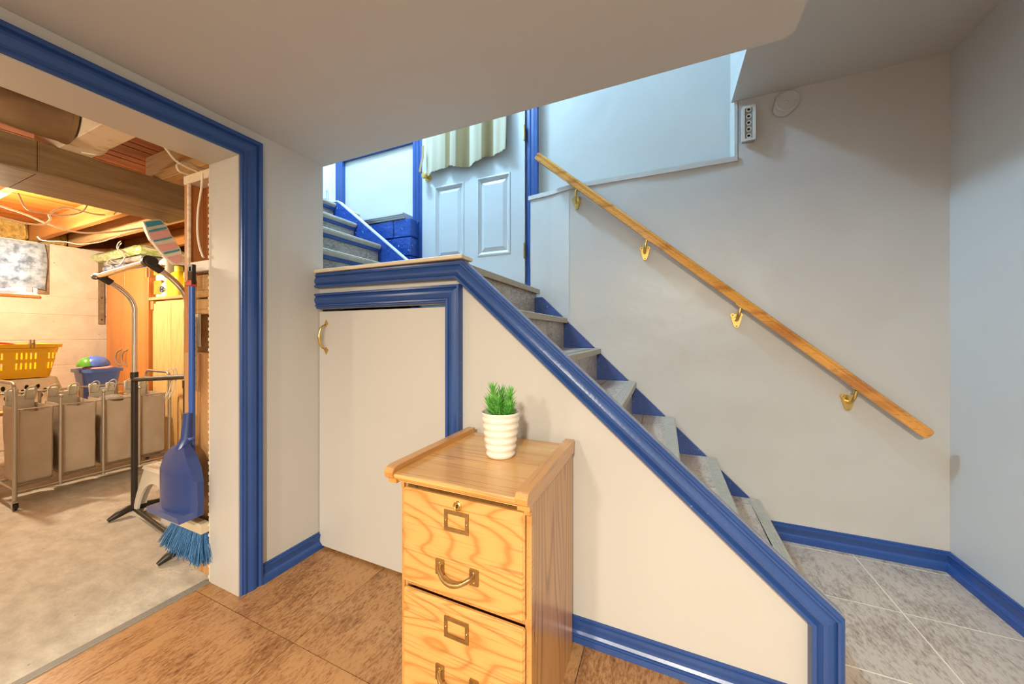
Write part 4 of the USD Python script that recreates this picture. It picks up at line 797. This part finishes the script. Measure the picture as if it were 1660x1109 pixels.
# table behind the cart (bears the baskets), baskets, bucket
tb = thing("folding_table", "low table behind the laundry cart under the stacked baskets", "table", (-3.1, -.2, 0))
part(tb, "table_top", B(-3.55, -2.72, -.95, .30, .58, .605, .004), "pale_wood", False)
for x in (-3.5, -2.77):
    for y in (-.9, .25): part(tb, "leg", tube([(x, y, 0), (x, y, .58)], .016, 10), "steel", 40)
def tub_shell(x0, x1, y0, y1, z0, z1, taper, th, rad=.07, lip=.012, invert=False):
    """Open rounded tub: outer hull minus inner hull."""
    def rr(x0, x1, y0, y1, r): return np.array(sg.box(x0 + r, y0 + r, x1 - r, y1 - r).buffer(r, quad_segs=6).exterior.coords)[:-1]
    t = taper; a, b = rr(x0 + t, x1 - t, y0 + t, y1 - t, rad), rr(x0, x1, y0, y1, rad)
    c, d = rr(x0 + t + th, x1 - t - th, y0 + t + th, y1 - t - th, rad - th), rr(x0 + th, x1 - th, y0 + th, y1 - th, rad - th)
    za, zb_ = (z0, z1)
    outer = hull(np.vstack([np.c_[a, np.full(len(a), za)], np.c_[b, np.full(len(b), zb_)]])); inner = hull(np.vstack([np.c_[c, np.full(len(c), za + th)], np.c_[d, np.full(len(d), zb_ + .01)]]))
    m = sub(outer, inner); o2 = rr(x0 - lip, x1 + lip, y0 - lip, y1 + lip, rad + lip); rim = extr(sg.Polygon(o2).difference(sg.Polygon(d)), "z", z1 - .028, z1)
    if invert:
        for q in (m, rim): q.vertices[:, 2] = z0 + z1 - q.vertices[:, 2]; q.invert()
    return m, rim
yb, rim = tub_shell(-3.33, -2.90, -.80, -.175, .832, 1.105, .045, .005)
cut = []
for j in range(24):
    if j % 7 < 5:
        yy = -.72 + j * .0225
        for zc2 in (.905, .985): cut.append(B(-3.4, -2.8, yy, yy + .009, zc2, zc2 + .05))
yb = sub(yb, *cut)
g = thing("laundry_basket", "yellow slotted laundry basket on top of the upturned white basket", "laundry basket", (-3.1, -.5, .832))
part(g, "basket", yb, "yellow_plastic", 30); part(g, "rim", rim, "yellow_plastic", 30); part(g, "rim_band", J(*[B(-2.897, -2.889, -.74, -.24, 1.062, 1.070)]), "yellow_plastic", False)
single("folded_cloth", "white cloth with a red edge lying in the yellow basket", "cloth", wobble(ellipsoid((-3.05, -.58, 1.085), (.16, .14, .045), 3), .014, 10, 5), "paper_white", 30)
single("cloth_edge", "red folded edge of cloth at the left in the yellow basket", "cloth", tube(curve([(-2.95, -.66, 1.118), (-2.93, -.56, 1.122), (-2.93, -.46, 1.115), (-2.95, -.40, 1.10)], 6), .008, 8), "red_plastic", 50)
single("clothes_peg", "small wooden clothes peg clipped on the rim of the yellow basket", "clothes peg", J(B(-2.912, -2.886, -.345, -.337, 1.075, 1.145, .002), B(-2.912, -2.886, -.328, -.320, 1.075, 1.145, .002), tube([(-2.9, -.35, 1.11), (-2.9, -.315, 1.11)], .004, 8)), "strip_wood", 30)
wb, rim = tub_shell(-3.35, -2.86, -.85, -.135, .606, .826, .055, .005, invert=True)
cut = []
for r_, (zc2, off, n_h) in enumerate(((.70, 0, 11), (.74, .022, 11), (.775, 0.044, 9))):
    for j in range(n_h):
        yy = -.78 + off + j * .054
        e = ellipsoid((0, 0, 0), (.1, .011, .019), 2); e.apply_transform(trimesh.transformations.rotation_matrix(-.5 * (j - 5) / 6, (1, 0, 0))); e.apply_translation((-2.89, yy, zc2 - .012)); cut.append(e)
wb = sub(wb, *cut)
g = thing("laundry_basket_upturned", "upturned white laundry basket with leaf shaped holes under the yellow basket", "laundry basket", (-3.1, -.5, .606))
part(g, "basket", wb, "white_plastic", 30); part(g, "rim", rim, "white_plastic", 30)
bk, rim = tub_shell(-3.18, -2.90, -.060, .185, .606, .872, .03, .005, .06, .014)
g = thing("bucket", "bright blue rectangular bucket behind the laundry cart", "bucket", (-3.04, .06, .606)); part(g, "tub", bk, "bright_blue_plastic", 30); part(g, "rim", rim, "bright_blue_plastic", 30)
bk, rim = tub_shell(-3.22, -3.0, -.09, .235, .606, .868, .03, .005, .06, .014)
bl = lathe([(0, .004)] + [(.095 * math.sin(a), -.095 * math.cos(a) * .75) for a in np.linspace(.0, 1.57, 14)][1:] + [(.099, .0), (.092, .004), (.0, .004)], (0, 0, 0), 36)
g = thing("upturned_bowl", "shiny blue bowl with a green side lying upside down in the blue bucket", "bowl", (-3.03, .04, .88))
bl.vertices[:, 2] *= -1.25; bl.invert(); bl.apply_translation((-3.03, .045, .900)); part(g, "bowl", bl, "bright_blue_plastic", 50)
gs = ellipsoid((-3.03, -.005, .890), (.082, .062, .088), 3); gs = gs.slice_plane((0, 0, .897), (0, 0, 1)); part(g, "green_side", gs, "green_plastic", 50)
single("clothes_bundle", "folded pinkish cloth under the upturned bowl in the blue bucket", "cloth", wobble(ellipsoid((-3.02, .06, .876), (.10, .095, .03), 3), .012, 16, 5), "paper_pink", 30)
# garment rack
rk = thing("garment_rack", "chrome and black garment rack with bent uprights standing on the concrete floor", "garment rack", (-1.0, -.28, 0))
for px, py in ((-1.44, -.245), (-.60, -.33)):
    ty = py - .15
    up_ = np.vstack([[(px, py, .88)], curve([(px, py, 1.30), (px, py, 1.36), (px, py - .02, 1.42), (px, py - .065, 1.475), (px, ty + .04, 1.512)], 8), [(px, ty, 1.54)]])
    part(rk, "upper_tube", tube(up_, .0135, 16), "chrome", 60)
    part(rk, "lower_post", tube([(px, py, .045), (px, py, .905)], .0165, 16), "black_plastic", 40)
    part(rk, "collar", tube([(px, py, .895), (px, py, .935)], .0195, 16), "black_plastic", 40)
    d = up_[-1] - up_[-2]; d /= np.linalg.norm(d)
    part(rk, "connector", J(tube([up_[-1] - d * .055, up_[-1] + d * .010], .020, 16), tube([(px - .03, ty, 1.548), (px + .03, ty, 1.546)], .0235, 16)), "black_plastic", 40)
    ft = curve([(px, py + .20, .012), (px, py + .14, .026), (px, py, .045), (px, py - .06, .036), (px, py - .12, .012)], 6)
    k = len(ft); m = tube(ft, np.interp(np.linspace(0, 1, k), [0, .2, .5, .8, 1], [.011, .02, .022, .022, .011]), 14); m.vertices[:, 2] = np.maximum(m.vertices[:, 2], 0.0); part(rk, "foot", m, "black_plastic", 40)
part(rk, "top_bar", tube([(-1.50, -.395, 1.545), (-.62, -.48, 1.55)], .0155, 18), "chrome", 60)
part(rk, "end_cap", J(tube([(-1.53, -.392, 1.545), (-1.50, -.395, 1.545)], .0175, 16)), "black_plastic", 40); part(rk, "end_cap", tube([(-.622, -.48, 1.55), (-.59, -.483, 1.55)], .026, 18), "black_plastic", 40)
part(rk, "cross_bar", tube([(-1.44, -.245, .885), (-.60, -.33, .955)], .0145, 14), "black_plastic", 40)
part(rk, "base_bar", tube([(-1.44, -.245, .035), (-.60, -.33, .035)], .012, 12), "black_plastic", 40)
for hx in (-.86, -.82): single("hook", ["left one of two small wire hooks on the black bar of the garment rack", "right one of two small wire hooks on the rack bar, nearer the broom"][hx > -.84], "hook", tube(curve([(hx, -.305, .975), (hx, -.29, .985), (hx, -.283, .95), (hx, -.30, .86), (hx + .03, -.33, .82), (hx + .05, -.33, .86)], 6), .003, 6), "cable", 50, group="hooks on the rack bar")
# plastic step stool
stl = thing("step_stool", "cream plastic step stool with arched sides beside the garment rack", "stool", (-1.24, -.11, 0))
def frus(b, t, z0, z1): return hull([(x, y, z0) for x in b[:2] for y in b[2:]] + [(x, y, z1) for x in t[:2] for y in t[2:]])
ob, ot = (-1.45, -1.0, -.262, .06), (-1.385, -1.085, -.215, .01); th = .012
outer = frus(ob, ot, 0, .31); inner = frus((ob[0] + th, ob[1] - th, ob[2] + th, ob[3] - th), (ot[0] + th, ot[1] - th, ot[2] + th, ot[3] - th), -.01, .295)
ax = np.linspace(0, math.pi, 14); arch = [(-1.405, -.02)] + [(-1.225 + .155 * math.cos(a) * (1.0), .04 + .185 * math.sin(a) ** .8) for a in ax[::-1]] + [(-1.045, -.02)]
ay = [(-.215, -.02)] + [(-.101 + .09 * math.cos(a), .04 + .175 * math.sin(a) ** .8) for a in ax[::-1]] + [(.013, -.02)]
body = sub(outer, inner, extr(sg.Polygon(arch), "y", -.4, .3), extr(sg.Polygon(ay), "x", -1.6, -.8)); part(stl, "body", body, "white_plastic", 25)
top = frus((ot[0] - .012, ot[1] + .012, ot[2] - .012, ot[3] + .012), (ot[0] - .004, ot[1] + .004, ot[2] - .004, ot[3] + .004), .298, .318)
slots = [B(-1.36 + .0 , -1.11, -.19 + k * .026, -.183 + k * .026, .312, .33) for k in range(8)]
part(stl, "top", sub(top, *slots), "white_plastic", 25)
for a in (-.256, .045): part(stl, "foot_rail", B(-1.432, -1.02, a, a + .011, .0, .022), "white_plastic", False)
# broom and dustpan hung on the stud frame
bm = thing("broom", "broom with blue bristles and blue handle hanging on the stud frame", "broom", (-.42, -.42, .1))
part(bm, "handle", tube([(-.415, -.415, .30), (-.415, -.415, 1.43)], .0125, 16), "blue_handle", 40)
part(bm, "hang_tip", sub(extr(sg.box(-.430, 1.43, -.400, 1.52).buffer(.004), "y", -.423, -.407), extr(sg.box(-.421, 1.495, -.409, 1.510).buffer(.003), "y", -.5, -.3)), "black_plastic", 30)
part(bm, "red_clip", J(B(-.432, -.398, -.43, -.40, 1.418, 1.448, .004), B(-.455, -.432, -.427, -.405, 1.420, 1.440, .004)), "red_plastic", 30)
part(bm, "collar", tube([(-.415, -.415, .275), (-.415, -.415, .33)], .0165, 16), "steel", 40)
part(bm, "head_block", hull([(x, y, z) for x, y in ((-.575, -.435), (-.290, -.435), (-.575, -.392), (-.290, -.392)) for z in (.240, .272)] + [(-.56, -.43, .282), (-.305, -.43, .282), (-.56, -.398, .282), (-.305, -.398, .282)]), "broom_wood", False)
Vs, Fs, n0 = [], [], 0; rng = np.random.default_rng(9)
for k in range(1500):
    u = rng.random(); v = rng.random(); x = -.567 + .267 * u; y = -.430 + .034 * v
    tipx = x + (u - .5) * .10 - .020 + .010 * rng.normal(); tipy = y + (v - .5) * .05 + .006 * rng.normal(); zt = .118 - .018 * (u - .5) + .012 * rng.normal()
    w = .0013; mid = np.array(((x + tipx) / 2 - .002, (y + tipy) / 2, .5 * (.242 + zt)))
    for (a0, a1, a2) in (((x, y, .242), mid, (tipx, tipy, zt)),):
        c = [np.array(a0), mid, np.array(a2)]; q = []
        for p in c: q += [p + (-w, -w, 0), p + (w, -w, 0), p + (0, w, 0)]
        Vs += q
        for s2_ in (0, 3):
            for a in range(3): b = (a + 1) % 3; Fs += [(n0 + s2_ + a, n0 + s2_ + b, n0 + s2_ + 3 + b), (n0 + s2_ + a, n0 + s2_ + 3 + b, n0 + s2_ + 3 + a)]
        Fs.append((n0 + 6, n0 + 7, n0 + 8)); n0 += 9
part(bm, "bristles", trimesh.Trimesh(np.array(Vs), np.array(Fs), process=False), "bristle", False, kind="stuff")
dp = thing("dustpan", "dark blue plastic dustpan clipped on the broom handle", "dustpan", (-.43, -.44, .33))
def pan(y_off, th, shrink):
    o = []
    for z, hw, xc in ((.345, .140 - shrink, -.412), (.42, .142 - shrink, -.412), (.50, .140 - shrink, -.412), (.56, .122 - shrink, -.413), (.605, .090 - shrink, -.414), (.635, .052, -.415), (.65, .028, -.416)):
        o.append((xc - hw, z)); o.insert(0, (xc + hw, z))
    return sg.Polygon(o).buffer(.012).buffer(-.012 + .006)
outer = extr(pan(0, 0, 0), "y", -.498, -.436)
# front face swells: bend outline in y
m = outer.subdivide_to_size(.025); m.merge_vertices(); v = m.vertices
f = np.clip(1 - ((v[:, 0] + .412) / .152) ** 2, 0, 1) ** .5 * np.clip((.66 - v[:, 2]) / .12, 0, 1) ** .5
v[:, 1] = np.where(v[:, 1] < -.46, -.440 - .075 * f, v[:, 1]); m.vertices = v
part(dp, "pan", m, "blue_plastic", 75)
part(dp, "lip", hull([(-.548, -.530, .366), (-.276, -.530, .366), (-.556, -.526, .336), (-.268, -.526, .336), (-.554, -.438, .338), (-.270, -.438, .338), (-.548, -.440, .366), (-.276, -.440, .366)]), "pan_lip", False)
part(dp, "neck", tube([(-.415, -.452, .63), (-.415, -.436, .68), (-.415, -.430, .80)], [.030, .022, .0185], 18), "blue_plastic", 50)
part(dp, "neck_clip", tube([(-.415, -.430, .672), (-.415, -.430, .684)], .024, 18), "bright_blue_plastic", 40)
part(dp, "dust_cover", tube(curve([(-.555, -.42, .42), (-.572, -.415, .50), (-.555, -.415, .59), (-.50, -.415, .65), (-.44, -.415, .675)], 8), .005, 8), "strip_wood", 50)
for nm in ("broom", "dustpan"): UsdGeom.Xformable(stage.GetPrimAtPath("/World/" + nm)).GetOrderedXformOps()[0].Set(Gf.Vec3d(*(ORIGIN["/World/" + nm] + np.array((.055, .0, 0)))))
single("white_box", "small white plastic box behind the broom on the stud frame", "box", B(-.548, -.475, -.395, -.367, .30, .385, .006), "white_plastic", False)
